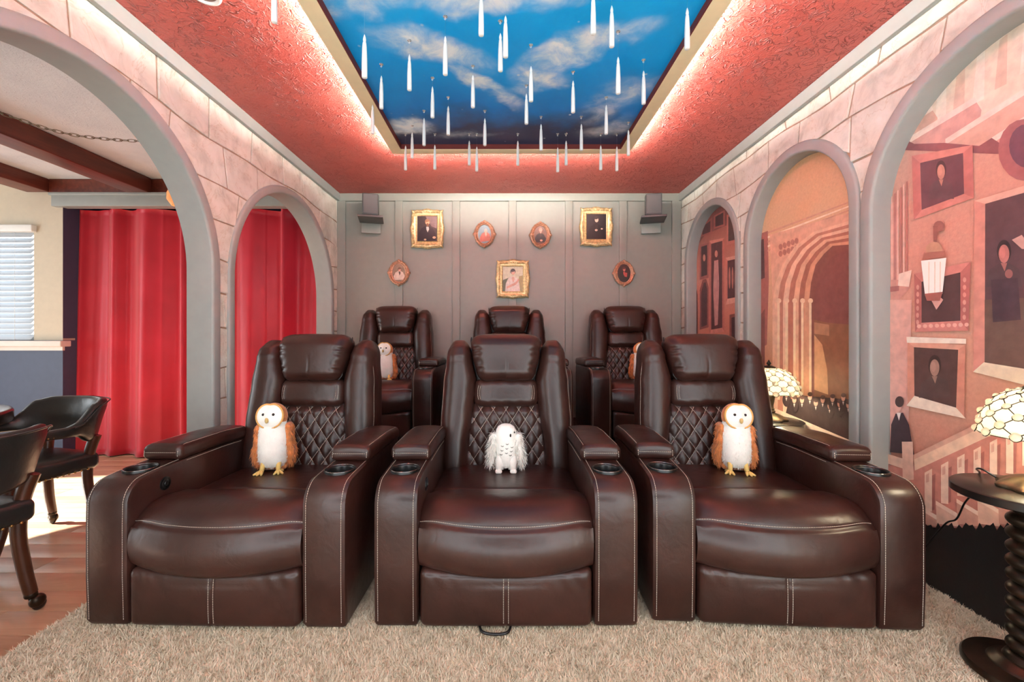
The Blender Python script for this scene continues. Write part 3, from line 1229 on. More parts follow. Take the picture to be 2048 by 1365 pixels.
    MB().softbox((0, -0.125, 0.29), (0.62, 0.10, 0.78), 0.04, (4, 2, 6), lambda x, y, z: (x * (1 - 0.05 * sstep(0.1, 0.4, z)), y, z), 3, None, tfB).build('back_shell', LEATHER, root)
    xin = [(-0.05, 0.205), (0.10, 0.195), (0.30, 0.172), (0.40, 0.164), (0.47, 0.160), (0.60, 0.185), (0.70, 0.205)]
    xout = [(-0.05, 0.342), (0.25, 0.347), (0.45, 0.338), (0.60, 0.322), (0.70, 0.306)]
    for s in (-1, 1):
        def ww(x, y, z, s=s):
            v = z + 0.33
            t = (x + 0.09) / 0.18
            a, b = table(v, xin), table(v, xout)
            xx = a + (b - a) * t
            yy = y
            if y > 0:
                yy += 0.022 * math.sin(PI * min(1, max(0, t))) * (0.6 + 0.4 * sstep(0.7, 0.3, v))
                yy += 0.0045 * math.sin(v * 95 + t * 3 + 2 * math.sin(v * 31)) * sstep(0.5, 0.66, v)
                yy += 0.0022 * math.sin(v * 60 + 5 * t) * sstep(0.75, 1.0, t)
            yy -= 0.05 * sstep(0.60, 0.72, v) * (1 if y > 0 else 0.3)
            return (s * xx, yy, z)
        wing = MB().softbox((0, -0.045, 0.335), (0.18, 0.19, 0.745), 0.062, (8, 6, 40), ww, 4, None, tfB).build('back_wing', LEATHER, root)
        fix_normals(wing)
        st = MB()
        st.stitch([B(s * (table(v, xout) - 0.0075), 0.012 - 0.05 * sstep(0.60, 0.72, v) + 0.0105, v) for v in np.linspace(0.02, 0.60, 24)])
        tag(st.build('stitching', THREAD, wing), kind='stuff')
    # lumbar roll
    def wl(x, y, z):
        if y > 0:
            y += 0.016 * max(0, 1 - (x / 0.17) ** 2)
            y += 0.0015 * math.sin(x * 90 + z * 40) * sstep(0.03, 0.06, abs(z))
        return (x, y, z)
    lum = MB().softbox((0, -0.02, 0.405), (0.345, 0.12, 0.155), 0.045, (24, 2, 6), wl, 4, None, tfB).build('lumbar_roll', LEATHER, root)
    st = MB()
    for s in (-1, 1):
        for e in (0.128, 0.139):
            st.stitch([B(s * (e + 0.010 * math.cos(t * 1.8)), 0.0485 - 0.030 * (abs(t) ** 3) - 0.004 * (e > 0.13), 0.405 + t * 0.072) for t in np.linspace(-0.98, 0.75, 14)])
    tag(st.build('stitching', THREAD, lum), kind='stuff')
    # quilted panel
    PX, PV = 0.067, 0.104

    def qsurf(x, v):
        hw = table(v, [(0.0, 0.215), (0.2, 0.19), (0.345, 0.172)])
        t = x / hw
        w = 0.012 + 0.026 * max(0, 1 - t * t) ** 0.7
        w -= 0.022 * sstep(0.29, 0.345, v)
        return w
    nx, nv = 84, 72
    g = []
    for j in range(nv + 1):
        v = -0.02 + 0.365 * j / nv
        hw = table(v, [(0.0, 0.215), (0.2, 0.19), (0.345, 0.172)])
        for i in range(nx + 1):
            x = hw * (2 * i / nx - 1)
            a = x / PX + v / PV
            b = x / PX - v / PV
            d = abs(math.sin(PI * a)) * abs(math.sin(PI * b))
            g.append(B(x, qsurf(x, v) + 0.011 * d ** 0.45 - 0.004, v))
    W_ = nx + 1
    quilt = MB().add(g, [(j * W_ + i, j * W_ + i + 1, (j + 1) * W_ + i + 1, (j + 1) * W_ + i) for j in range(nv) for i in range(nx)]).build('quilted_panel', LEATHER, root)
    st = MB()
    for kx in range(-8, 9):
        for sg in (-1, 1):
            run = []
            for v in np.linspace(0.0, 0.335, 40):
                x = PX * (kx - sg * v / PV)
                hw = table(v, [(0.0, 0.215), (0.2, 0.19), (0.345, 0.172)]) - 0.006
                if abs(x) < hw:
                    run.append(B(x, qsurf(x, v) + 0.0012 - 0.002, v))
            if len(run) > 2:
                st.stitch(run, r=0.0013)
    tag(st.build('stitching', THREAD, quilt), kind='stuff')
    # head rest
    hws = [(0.455, 0.150), (0.50, 0.157), (0.62, 0.182), (0.70, 0.194), (0.73, 0.190)]

    def wh(x, y, z):
        v = z + 0.597
        hw = table(v, hws)
        t = x / 0.19
        yy = y
        if y > 0:
            yy += 0.020 * max(0, 1 - t * t) ** 0.8 * max(0, 1 - (z / 0.14) ** 2) ** 0.6
            edge = sstep(0.62, 0.93, abs(t))
            yy -= 0.0085 * edge * (0.5 + 0.5 * math.sin(v * 165 + 2.0 * abs(t) + (1.1 if t > 0 else 0) + 1.3 * math.sin(v * 60)))
            yy -= 0.003 * math.exp(-((x + 0.006 * math.sin(z * 30)) / 0.004) ** 2) * sstep(0.02, -0.06, z)
            yy -= 0.03 * sstep(0.06, 0.13, z)
        zz = z + 0.006 * (1 - t * t) * sstep(0.05, 0.12, z) - 0.004 * sstep(-0.08, -0.13, z) * math.sin(x * 40) * 0.6
        return (t * hw, yy, zz)
    head = MB().softbox((0, 0.0, 0.597), (0.38, 0.17, 0.262), 0.055, (44, 4, 30), wh, 4, None, tfB).build('headrest', LEATHER, root)
    # piping round the head rest
    pip = []
    for t in np.linspace(0, 1, 60):
        if t < 0.38:
            q = t / 0.38
            v = 0.715 - q * 0.22
            x = -table(v, hws) * 0.985
        elif t < 0.62:
            q = (t - 0.38) / 0.24
            x = -0.150 + 0.30 * q
            v = 0.478 - 0.012 * math.sin(PI * q) ** 0.5
        else:
            q = (t - 0.62) / 0.38
            v = 0.495 + q * 0.22
            x = table(v, hws) * 0.985
        pip.append(B(x, 0.022 - 0.02 * sstep(0.64, 0.72, v), v))
    MB().tube(pip, 0.0032, 6).build('piping', BLACKPL, head)
    return root


rec = make_recliner()
RC = [  # x, y, z, turn, label
    (-1.068, 2.056, 0.0, -1.2, 'front-row brown leather recliner on the left, nearest the card table'),
    (0.0, 2.056, 0.0, 0.0, 'front-row brown leather recliner in the middle, holding the white snowy owl'),
    (1.068, 2.056, 0.0, -3.4, 'front-row brown leather recliner on the right, beside the mural wall'),
    (-1.055, 3.77, 0.28, 0.0, 'back-row brown leather recliner on the left, by the curtain arch'),
    (0.03, 3.77, 0.28, 0.0, 'back-row brown leather recliner in the middle, mostly hidden, no owl'),
    (1.145, 3.77, 0.28, 0.0, 'back-row brown leather recliner on the right, by the small mural arch')]
recs = []
for i, (x, y, z, a, lab) in enumerate(RC):
    o = rec if i == 0 else copy_tree(rec)
    o.location = (x, y, z + 0.004)
    o.rotation_euler = (0, 0, math.radians(a))
    o['label'] = lab
    o['group'] = 'front row recliners' if i < 3 else 'back row recliners'
    recs.append(o)

cord = MB().tube(spline([(-0.10, 1.62, 0.03), (-0.09, 1.545, 0.03), (-0.04, 1.535, 0.024), (0.01, 1.548, 0.026), (0.02, 1.62, 0.03)], 6), 0.005, 8)
tag(cord.build('power_cord', BLACKPL), 'black cord loop peeking out under the middle front recliner', 'cord')


# ================================================================== OWLS
def fur_mesh(src, n, ln, wid, down, out, seed, col_fn=None):
    """thin tapering strands over a mesh object"""
    me = src.data
    rg = np.random.default_rng(seed)
    me.calc_loop_triangles()
    nv = len(me.vertices)
    co = np.empty(nv * 3, np.float32)
    me.vertices.foreach_get('co', co)
    co = co.reshape(-1, 3)
    nt = len(me.loop_triangles)
    tri = np.empty(nt * 3, np.int32)
    me.loop_triangles.foreach_get('vertices', tri)
    tri = tri.reshape(-1, 3)
    a, b, c = co[tri[:, 0]], co[tri[:, 1]], co[tri[:, 2]]
    nr = np.cross(b - a, c - a)
    ar = np.linalg.norm(nr, axis=1)
    pk = rg.choice(nt, n, p=ar / ar.sum())
    u, v = rg.random(n), rg.random(n)
    sw = u + v > 1
    u[sw], v[sw] = 1 - u[sw], 1 - v[sw]
    p = a[pk] + (b - a)[pk] * u[:, None] + (c - a)[pk] * v[:, None]
    nn = nr[pk] / np.maximum(ar[pk], 1e-12)[:, None]
    d = nn * out + np.array([0, 0, -down]) + rg.normal(0, 0.28, (n, 3))
    d /= np.linalg.norm(d, axis=1)[:, None]
    L = ln * rg.uniform(0.5, 1.2, n)
    side = np.cross(d, rg.normal(0, 1, (n, 3)))
    side /= np.maximum(np.linalg.norm(side, axis=1), 1e-9)[:, None]
    side *= wid
    droop = np.array([0, 0, -0.35 * ln])
    vs = np.stack([p - side, p + side, p + d * L[:, None] * .6 + side * .7, p + d * L[:, None] * .6 - side * .7, p + d * L[:, None] + droop * rg.random((n, 1))], 1).reshape(-1, 3)
    q = np.arange(n) * 5
    fs = [(i, i + 1, i + 2, i + 3) for i in q.tolist()] + [(i + 3, i + 2, i + 4) for i in q.tolist()]
    mb = MB()
    mb.v = [tuple(x) for x in vs.tolist()]
    mb.f = fs
    mb.fm = [0] * len(fs)
    return mb


FURW = plain('white_plush', srgb(248, 243, 234), 0.9, var=0.05, bump=0.5, bscale=180, Sheen_Weight=0.4)
FURT = plain('tan_plush', srgb(214, 132, 74), 0.9, var=0.25, vscale=40, bump=0.5, bscale=160, Sheen_Weight=0.3)
FURO = plain('ochre_plush', srgb(212, 160, 92), 0.9, var=0.1)
FURG = plain('grey_plush', srgb(196, 190, 184), 0.9, var=0.3, vscale=30)
YFOOT = plain('yellow_felt', srgb(236, 200, 120), 0.85, var=0.08)
EYE_M = plain('dark_bead', srgb(26, 16, 12), 0.12, var=0)
BEAK = plain('tan_beak_felt', srgb(206, 172, 110), 0.7, var=0.1)
MARK = plain('grey_marking', srgb(120, 116, 104), 0.9, var=0.1)


def barn_owl(label, loc, rz, turn, group):
    t = thing('plush_owl', label, 'plush owl', loc, rz, group)
    t.scale = (1.0, 1.0, 1.0)
    prof = [(0.0, 0.038, 0.012), (0.055, 0.050, 0.015), (0.067, 0.060, 0.05), (0.071, 0.062, 0.10), (0.070, 0.060, 0.16), (0.065, 0.056, 0.205), (0.058, 0.050, 0.24), (0.03, 0.03, 0.262)]
    rs = []
    for rx, ry, z in prof:
        ring = []
        for j in range(28):
            a = 2 * PI * j / 28
            k = 1.0
            # two plump thighs with a crease between them
            if z < 0.12 and math.sin(a) < 0:
                k = 1 - 0.16 * math.exp(-(math.cos(a) / 0.25) ** 2) * sstep(0.12, 0.05, z)
            ring.append((max(rx, 0.004) * k * math.cos(a), ry * k * math.sin(a), z + 0.012))
        rs.append(ring)
    body = MB().rings(rs).build('body', FURW, t)
    f = fur_mesh(body, 1600, 0.010, 0.0009, 0.9, 0.5, 3).build('plumage', FURW, body, smooth=False)
    tag(f, kind='stuff')
    tail = MB().softbox((0, 0.03, 0.022), (0.13, 0.09, 0.036), 0.016, (4, 4, 2)).build('tail', FURT, t)
    M = Matrix.Translation((0, 0, 0.272)) @ Matrix.Rotation(turn, 4, 'Z') @ Matrix.Rotation(math.radians(-9), 4, 'X')

    def H(x, y, z):
        return tuple(M @ Vector((x, y, z)))
    head = MB().ball((0, 0.006, 0.0), (0.064, 0.058, 0.068), 24, 14, tf=H)
    head.v = [tuple(p) for p in head.v]
    head = head.build('head', FURT, t)
    # white forehead / facial disc: two merged lobes narrowing at the brow
    def heart(a):
        return 0.058 * (1.0 + 0.10 * math.cos(2 * a)) * (1 - 0.08 * math.exp(-((a - PI / 2) / 0.30) ** 2))
    rs = []
    for q, dy in ((1.0, 0.026), (0.98, 0.030), (0.85, 0.038), (0.6, 0.0475), (0.35, 0.053), (0.1, 0.056), (0.01, 0.056)):
        ring = []
        for j in range(36):
            a = 2 * PI * j / 36
            r = heart(a if a < 1.5 * PI else a - 2 * PI) * q
            x, z = r * math.cos(a), r * 1.16 * math.sin(a)
            sink = 0.006 * math.exp(-((abs(x) - 0.024) / 0.014) ** 2 - ((z - 0.008) / 0.018) ** 2)
            nose = 0.008 * math.exp(-(x / 0.010) ** 2) * sstep(0.045, 0.0, z) * sstep(-0.04, -0.01, z)
            ring.append(H(x, -(dy + 0.010 - sink + nose) + 0.0, z + 0.003))
        rs.append(ring)
    disc = fix_normals(MB().rings(rs).build('face_disc', FURW, head))
    # ochre hem of the disc
    pts = []
    for j in range(36):
        a = 2 * PI * j / 36
        r = heart(a if a < 1.5 * PI else a - 2 * PI)
        pts.append(H(r * math.cos(a), -0.040, r * 1.16 * math.sin(a) + 0.003))
    MB().tube(pts, 0.0048, 6, closed=True).build('face_hem', FURO, head)
    for s in (-1, 1):
        ep = H(s * 0.024, -0.0565, 0.010)
        MB().ball(ep, 0.0068, 12, 8).build('eye', EYE_M, head)
        MB().softbox((0, 0, 0), (0.018, 0.006, 0.011), 0.0029, (2, 1, 1), None, 2, None, lambda x, y, z, s=s: H(s * (0.0185 + x * 0.9 + z * .2), -0.0555 + y, 0.011 + z - x * 0.5)).build('eye_patch', FURO, head)
    MB().ball((0, 0, 0), (0.0085, 0.010, 0.0145), 12, 8, tf=lambda x, y, z: H(x * (1 - 15 * max(0, -z) * 0), -0.068 + y, -0.018 + z)).build('beak', BEAK, head)
    for s in (-1, 1):
        def ww(x, y, z, s=s):
            k = 1 - 0.45 * sstep(-0.02, -0.115, z)
            return (x * k + s * (0.018 * sstep(0.05, -0.05, z) - 0.012 * sstep(-0.06, -0.12, z)), y * k, z)
        wing = MB().softbox((s * 0.064, 0.020, 0.128), (0.036, 0.084, 0.215), 0.0199, (3, 6, 12), ww).build('wing', FURT, t)
        fl = fur_mesh(wing, 1300, 0.020, 0.0013, 1.3, 0.45, 11 + s).build('plumage', FURT, wing, smooth=False)
        tag(fl, kind='stuff')
    for s in (-1, 1):
        ft = MB()
        ft.tube([(s * 0.034, -0.030, 0.055), (s * 0.036, -0.045, 0.03), (s * 0.038, -0.052, 0.014)], [0.014, 0.011, 0.011], 10)
        for da in (-0.5, 0.0, 0.5):
            dx, dy = math.sin(s * 0.25 + da), -math.cos(s * 0.25 + da)
            ft.tube([(s * 0.038, -0.050, 0.013), (s * 0.038 + dx * 0.022, -0.050 + dy * 0.022, 0.010), (s * 0.038 + dx * 0.042, -0.050 + dy * 0.042, 0.0055)], [0.0095, 0.0075, 0.004], 8)
        ft.tube([(s * 0.038, -0.050, 0.012), (s * 0.055, -0.03, 0.008)], [0.009, 0.005], 8)
        ft.build('foot', YFOOT, t)
    return t


def snowy_owl(label, loc, rz):
    t = thing('plush_owl', label, 'plush owl', loc, rz)
    prof = [(0.030, 0.028, 0.020), (0.044, 0.040, 0.034), (0.050, 0.046, 0.07), (0.052, 0.047, 0.11), (0.052, 0.046, 0.15), (0.052, 0.047, 0.185), (0.050, 0.046, 0.205), (0.041, 0.038, 0.222), (0.024, 0.022, 0.233), (0.004, 0.004, 0.237)]
    rs = [[(rx * math.cos(2 * PI * j / 28), ry * math.sin(2 * PI * j / 28), z) for j in range(28)] for rx, ry, z in prof]
    body = MB().rings(rs).build('body', FURW, t)
    tag(fur_mesh(body, 900, 0.006, 0.0008, 0.9, 0.4, 5).build('plumage', FURW, body, smooth=False), kind='stuff')
    for s in (-1, 1):
        lg = MB()
        lg.tube([(s * 0.026, -0.012, 0.075), (s * 0.030, -0.020, 0.045), (s * 0.032, -0.026, 0.014)], [0.026, 0.024, 0.020], 14)
        for da in (-0.45, 0.0, 0.45):
            lg.ball((s * 0.033 + 0.018 * math.sin(da + s * 0.2), -0.044 - 0.006 * math.cos(da), 0.011), (0.0095, 0.014, 0.011), 10, 6)
        lg.build('foot', FURW, t)

        def ww(x, y, z, s=s):
            k = 1 - 0.35 * sstep(-0.02, -0.09, z)
            return (x * k + s * 0.016 * sstep(0.05, -0.05, z), y * k, z)
        wing = MB().softbox((s * 0.058, 0.012, 0.105), (0.034, 0.07, 0.165), 0.0169, (3, 6, 12), ww).build('wing', FURW, t)
        tag(fur_mesh(wing, 700, 0.030, 0.0012, 1.0, 0.7, 21 + s).build('plumage', FURW, wing, smooth=False), kind='stuff')
        tag(fur_mesh(wing, 170, 0.032, 0.0013, 1.0, 0.7, 31 + s).build('dark_plumage', FURG, wing, smooth=False), kind='stuff')
        MB().ball((0.022 + s * 0.020, -0.0405 + 0.006 * (s > 0), 0.200), (0.0035, 0.003, 0.0045), 10, 6).build('eye', EYE_M, t)
    MB().ball((0.022, -0.0455, 0.187), (0.0045, 0.005, 0.0085), 10, 6).build('beak', EYE_M, t)

    def surf(x, z):
        return -0.0468 * math.sqrt(max(0, 1 - (x / 0.052) ** 2)) - 0.001
    for x, z in ((0.006, 0.142), (-0.018, 0.132), (0.030, 0.125), (0.004, 0.120), (-0.020, 0.110), (0.026, 0.105), (0.002, 0.098), (-0.024, 0.090), (0.022, 0.086)):
        pts = [(x + d, surf(x + d, z), z + 90 * d * d) for d in np.linspace(-0.007, 0.007, 7)]
        MB().tube(pts, [0.0008, 0.0014, 0.0018, 0.002, 0.0018, 0.0014, 0.0008], 5).build('feather_mark', MARK, t)
    return t


SEAT = 0.424
def seat_point(i, lx, ly):
    x, y, z, a, _ = RC[i]
    a = math.radians(a)
    return (x + lx * math.cos(a) - ly * math.sin(a), y + lx * math.sin(a) + ly * math.cos(a), z + SEAT)


barn_owl('tan and white barn owl plush on the left front recliner, facing left', seat_point(0, -0.105, 0.085), math.radians(12), math.radians(-8), 'plush barn owls')
snowy_owl('small white snowy owl plush with grey chevrons on the middle recliner', seat_point(1, 0.0, 0.085), 0.0)
barn_owl('tan and white barn owl plush on the right front recliner, facing right', seat_point(2, 0.08, 0.085), math.radians(-14), math.radians(6), 'plush barn owls')
barn_owl('barn owl plush on the left back-row recliner', seat_point(3, -0.035, 0.085), math.radians(6), math.radians(-10), 'plush barn owls')
barn_owl('barn owl plush on the right back-row recliner, half hidden by the front seat', seat_point(5, 0.075, 0.085), math.radians(-6), math.radians(12), 'plush barn owls')

# ================================================================== CANDLES AND HOOKS
zm = 2.7307
CAND = [(216, 188, 427), (308, 413, 595), (461, 297, 495), (587, 438, 611), (657, 197, 411), (808, 381, 562), (853, -172, 66), (958, 180, 391), (986, 85, 315),
        (1125, 361, 556), (1100, 487, 655), (1355, 430, 607), (1465, -215, 24), (1566, 18, 247), (1601, 310, 514), (1740, 385, 570), (1978, 42, 270), (1536, 557, 717),
        (1400, 653, 800), (1180, 640, 787), (873, 620, 771), (673, 579, 739), (541, 613, 764), (476, 724, 865), (440, 795, 921), (600, 791, 922), (788, 765, 900),
        (829, 801, 927), (1053, 769, 902), (1271, 805, 931), (1317, 766, 900), (1506, 794, 924), (1594, 800, 925), (1657, 690, 833), (260, 572, 733), (-277, -130, 125)]
CL = 0.176
cpx = sorted([(650 + a / zm, b / zm, c / zm) for a, b, c in CAND])
cp = hp = None
THREADM = plain('clear_fishing_line', srgb(214, 220, 226), 0.3, var=0, Transmission_Weight=0.6)
for i, (x, yt, yb) in enumerate(cpx):
    Y = F * CL / (yb - yt)
    Y = min(Y, 3.02)
    top = at(x, yt, Y)
    top.z = min(top.z, ZC - 0.06)
    if cp is None:
        t = thing('floating_candle', 'x', 'candle')
        MB().lathe([(0.0075, -CL), (0.0105, -CL + 0.002), (0.0112, -CL + 0.012), (0.0106, -0.10), (0.0085, -0.048), (0.0068, -0.034), (0.0052, -0.030)], seg=16).build('candle_body', WAX, t, sharp=50)
        MB().lathe([(0.0045, -0.031), (0.0062, -0.026), (0.0064, -0.021), (0.0048, -0.012), (0.0022, -0.004), (0.0006, 0.0)], seg=12).build('flame_tip', WAX, t)
        cp = t
    else:
        t = copy_tree(cp)
    t.location = top
    t['label'] = 'white taper candle hanging below the ceiling, %s from the left' % ordinal(i)
    t['category'] = 'candle'
    t['group'] = 'candles hanging from the ceiling'
    over = TX0 + 0.05 < top.x < TX1 - 0.05 and top.y < TY1 - 0.05
    zc = ZC - 0.012 if over else ZC
    if over is False and TX0 - 0.01 < top.x < TX1 + 0.01 and top.y < TY1 + 0.01:
        zc = ZT
    MB().tube([(0, 0, 0), (0, 0, zc - 0.012 - top.z)], 0.00018, 4).build('hanging_thread', THREADM, t)
    if hp is None:
        h = thing('ceiling_hook', 'x', 'hook')
        MB().lathe([(0.010, 0), (0.010, -0.002), (0.008, -0.0035)], seg=18).build('disc', CLEAR, h, sharp=40)
        MB().tube([(0, 0, -0.003), (0, 0, -0.008), (0.003, 0, -0.012), (0, 0, -0.0155), (-0.004, 0, -0.0135), (-0.0045, 0, -0.009)], 0.0011, 6).build('hook_wire', WHITEPL, h)
        hp = h
    else:
        h = copy_tree(hp)
    h.location = (top.x, top.y, zc)
    h['label'] = 'clear hook on the ceiling, above the %s candle from the left' % ordinal(i)
    h['category'] = 'hook'
    h['group'] = 'clear candle hooks on the ceiling'

# recessed lamp in the red ceiling
dl = thing('downlight', 'round white recessed light in the red ceiling', 'downlight', (-1.275, 1.80, ZC))
MB().lathe([(0.062, 0.0), (0.060, -0.006), (0.050, -0.008), (0.044, -0.003), (0.042, 0.0)], seg=32, cap=False).build('ring', WHITEPL, dl)
MB().lathe([(0.043, -0.001), (0.02, -0.0025), (0.001, -0.003)], seg=24).build('lens', plain('frosted_lens', srgb(206, 150, 140), 0.35, var=0.03), dl)

# ================================================================== MURAL PRINTS IN THE NICHES
def ink(r, g, b, var=0.13):
    return plain('mural_ink_%02x%02x%02x' % (r, g, b), srgb(r, g, b), 0.45, var=var, vscale=26, bump=0.2, bscale=90, bdist=0.003)


def m_mural_base(name, stops, z0, z1, nz=0.25):
    k = N(name)
    co = k.coord()
    sep = k.n('ShaderNodeSeparateXYZ')
    k.l(co, sep.inputs[0])
    t = k.math('MULTIPLY_ADD', sep.outputs['Z'], 1.0 / (z1 - z0), -z0 / (z1 - z0))
    t = k.math('ADD', t, k.math('MULTIPLY_ADD', k.noise(4.0, 5.0, 0.6, co), nz, -nz / 2))
    c = k.ramp(t, stops)
    g = k.ramp(k.noise(60.0, 4.0, 0.7, co), [(0.3, (0.86, 0.84, 0.84, 1)), (0.7, (1, 1, 1, 1))])
    mx = k.n('ShaderNodeMix', data_type='RGBA', blend_type='MULTIPLY')
    mx.inputs[0].default_value = 1.0
    k.l(c, mx.inputs[6])
    k.l(g, mx.inputs[7])
    k.l(mx.outputs[2], k.b.inputs['Base Color'])
    k.l(k.bump(k.noise(70.0, 4.0, 0.6, co), 0.25, 0.004), k.b.inputs['Normal'])
    k.set(Roughness=0.45)
    return k.m


class Mural:
    def __init__(self, arch, base):
        self.mats = [base]
        self.mb = MB()
        self.k = 0
        cy, R, zt = arch
        self.lo, self.hi = cy - R + 0.02, cy + R - 0.02
        y0, y1 = cy - R + 0.005, cy + R - 0.005
        self.mb.box(XM - 0.001, XM + 0.003, y0, y1, 0.0, zt, 0)
        self.zt = zt

    def p(self, pts, col, var=0.13):
        m = ink(*[int(c + (255 - c) * 0.12) for c in col], var=var)
        if m not in self.mats:
            self.mats.append(m)
        self.k += 1
        x = XM - 0.001 - 0.00012 * self.k
        out = []
        for px, py in pts:
            Y = F * XM / (px - 1012.0)
            Y = max(self.lo, min(self.hi, Y))
            z = EYE + (673.0 - py) * Y / F
            out.append((x, Y, max(0.001, min(self.zt, z))))
        self.mb.poly(out, self.mats.index(m))

    def e(self, cx, cy, rx, ry, col, n=20, rot=0.0):
        pts = []
        for i in range(n):
            a = 2 * PI * i / n
            u, v = rx * math.cos(a), ry * math.sin(a)
            pts.append((cx + u * math.cos(rot) - v * math.sin(rot), cy + u * math.sin(rot) + v * math.cos(rot)))
        self.p(pts, col)

    def frame(self, outer, inner, cf, ci, light=None):
        self.p(outer, cf)
        if light:
            o, i = outer, inner
            self.p([o[0], o[1], i[1], i[0]], light)
            self.p([o[3], o[2], i[2], i[3]], light)
        self.p(inner, ci)

    def bust(self, cx, cy, w, h, bg, skin):
        """soft dim half-length figure in a printed picture"""
        mid = tuple(int(b * 0.75 + 16) for b in bg)
        hair = tuple(int(b * 0.55) for b in bg)
        self.p([(cx - w, cy + h * 1.5), (cx - w * 0.85, cy + h * 0.75), (cx - w * 0.3, cy + h * 0.45), (cx + w * 0.3, cy + h * 0.42), (cx + w * 0.85, cy + h * 0.7), (cx + w, cy + h * 1.5)], mid)
        self.e(cx, cy - h * 0.12, w * 0.40, h * 0.52, hair)
        self.e(cx, cy, w * 0.30, h * 0.42, skin)
        self.e(cx - w * 0.08, cy - h * 0.05, w * 0.16, h * 0.26, tuple(min(255, int(c * 1.1)) for c in skin))
        self.p([(cx - w * 0.18, cy + h * 0.42), (cx + w * 0.18, cy + h * 0.42), (cx + w * 0.04, cy + h * 0.8)], tuple(int(c * 0.9) for c in skin))

    def build(self, label):
        o = self.mb.build('wall_mural', self.mats, smooth=False)
        fix_normals(o)
        return tag(o, label, 'mural')


# --- large near panel
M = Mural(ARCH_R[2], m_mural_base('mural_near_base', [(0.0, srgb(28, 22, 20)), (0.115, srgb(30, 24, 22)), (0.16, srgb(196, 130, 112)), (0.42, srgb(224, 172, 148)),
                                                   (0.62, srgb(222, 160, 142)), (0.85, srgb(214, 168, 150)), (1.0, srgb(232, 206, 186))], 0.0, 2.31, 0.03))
# vaulted stair undersides at the top
M.p([(1780, 300), (1840, 170), (1930, 60), (2200, -120), (2200, 200), (1900, 300)], (232, 208, 184))
for i, (a, b) in enumerate([(1868, 205), (1905, 178), (1945, 150), (1990, 120), (2040, 90), (2100, 60)]):
    M.p([(a, b + 60), (a + 10, b - 40), (a + 26, b - 52), (a + 24, b + 48)], (218, 182, 158) if i % 2 else (240, 222, 202))
for i, (x0, y0, x1, y1) in enumerate([(1796, 262, 1862, 232), (1820, 282, 1950, 216), (1892, 286, 2048, 200), (1984, 284, 2150, 190), (2060, 280, 2260, 150)]):
    M.p([(x0, y0 - 6), (x1, y1 - 18), (x1 + 14, y1 + 4), (x1 + 10, y1 + 34), (x0 + 60, y0 + 12), (x0, y0 + 8)], (204, 150, 136) if i % 2 else (212, 164, 142))
    M.p([(x0, y0 - 8), (x1, y1 - 22), (x1 + 6, y1 - 12), (x0, y0 + 4)], (240, 214, 196))
M.p([(1800, 300), (1806, 276), (1830, 288), (1890, 286), (1960, 292), (1985, 276), (2010, 292), (2250, 286), (2250, 306), (1990, 308), (1900, 304)], (122, 66, 68))
M.e(2052, 300, 54, 62, (150, 84, 84))
M.e(2056, 292, 36, 44, (86, 50, 66))
# carved pilaster at the left side of the panel
M.p([(1768, 420), (1795, 400), (1800, 560), (1822, 560), (1822, 575), (1800, 600), (1772, 600)], (208, 138, 124))
for i in range(7):
    M.p([(1778 + i * 6, 400 - i * 6), (1781 + i * 6, 398 - i * 6), (1781 + i * 6, 560), (1778 + i * 6, 560)], (232, 176, 160) if i % 2 else (178, 104, 96))
for i in range(6):
    M.e(1776, 410 + i * 26, 4.5, 9, (150, 76, 72))
M.p([(1800, 548), (1826, 540), (1820, 574), (1798, 572)], (238, 200, 180))
M.p([(1770, 575), (1800, 572), (1800, 582), (1770, 586)], (166, 92, 86))
M.p([(1770, 600), (1826, 600), (1818, 900), (1770, 900)], (220, 160, 144))
# framed dark pictures
M.frame([(1826, 312), (1948, 290), (1950, 396), (1830, 440)], [(1843, 326), (1929, 306), (1931, 388), (1846, 420)], (186, 106, 98), (84, 50, 58), (206, 126, 114))
M.bust(1885, 344, 26, 36, (84, 50, 58), (188, 130, 112))
M.frame([(1952, 402), (2190, 330), (2190, 800), (1950, 745)], [(1974, 408), (2170, 352), (2170, 772), (1973, 727)], (206, 134, 118), (72, 48, 52), (226, 168, 148))
M.p([(1973, 600), (2170, 590), (2170, 772), (1973, 727)], (88, 66, 56))
M.bust(2012, 508, 36, 44, (62, 40, 46), (176, 106, 98))
M.p([(1986, 560), (2040, 556), (2046, 640), (1990, 645)], (52, 36, 44))
M.e(2022, 548, 8, 9, (140, 84, 80))
M.p([(2028, 480), (2048, 470), (2070, 500), (2048, 498)], (196, 150, 140))
M.p([(1950, 744), (1972, 725), (2190, 760), (2190, 805)], (240, 220, 190))
M.frame([(1832, 548), (1945, 524), (1941, 662), (1834, 664)], [(1847, 564), (1925, 545), (1925, 642), (1847, 646)], (176, 94, 86), (66, 42, 42), (206, 124, 112))
for i in range(9):
    M.e(1842 + i * 12, 653 - i * 0.4, 4.5, 4, (232, 172, 156))
for i in range(6):
    M.e(1934, 560 + i * 15, 3.5, 5, (214, 146, 132))
    M.e(1840, 575 + i * 14, 3, 5, (214, 146, 132))
M.p([(1866, 598), (1878, 588), (1892, 600), (1878, 620)], (214, 158, 146))
M.frame([(1820, 684), (1936, 690), (1934, 836), (1820, 812)], [(1833, 695), (1922, 700), (1918, 816), (1834, 792)], (208, 136, 112), (72, 46, 42), (222, 156, 130))
M.p([(1818, 674), (1938, 678), (1938, 688), (1819, 686)], (244, 224, 204))
M.p([(1818, 812), (1834, 792), (1918, 816), (1938, 838)], (244, 220, 196))
M.bust(1875, 736, 32, 40, (72, 46, 42), (158, 118, 102))
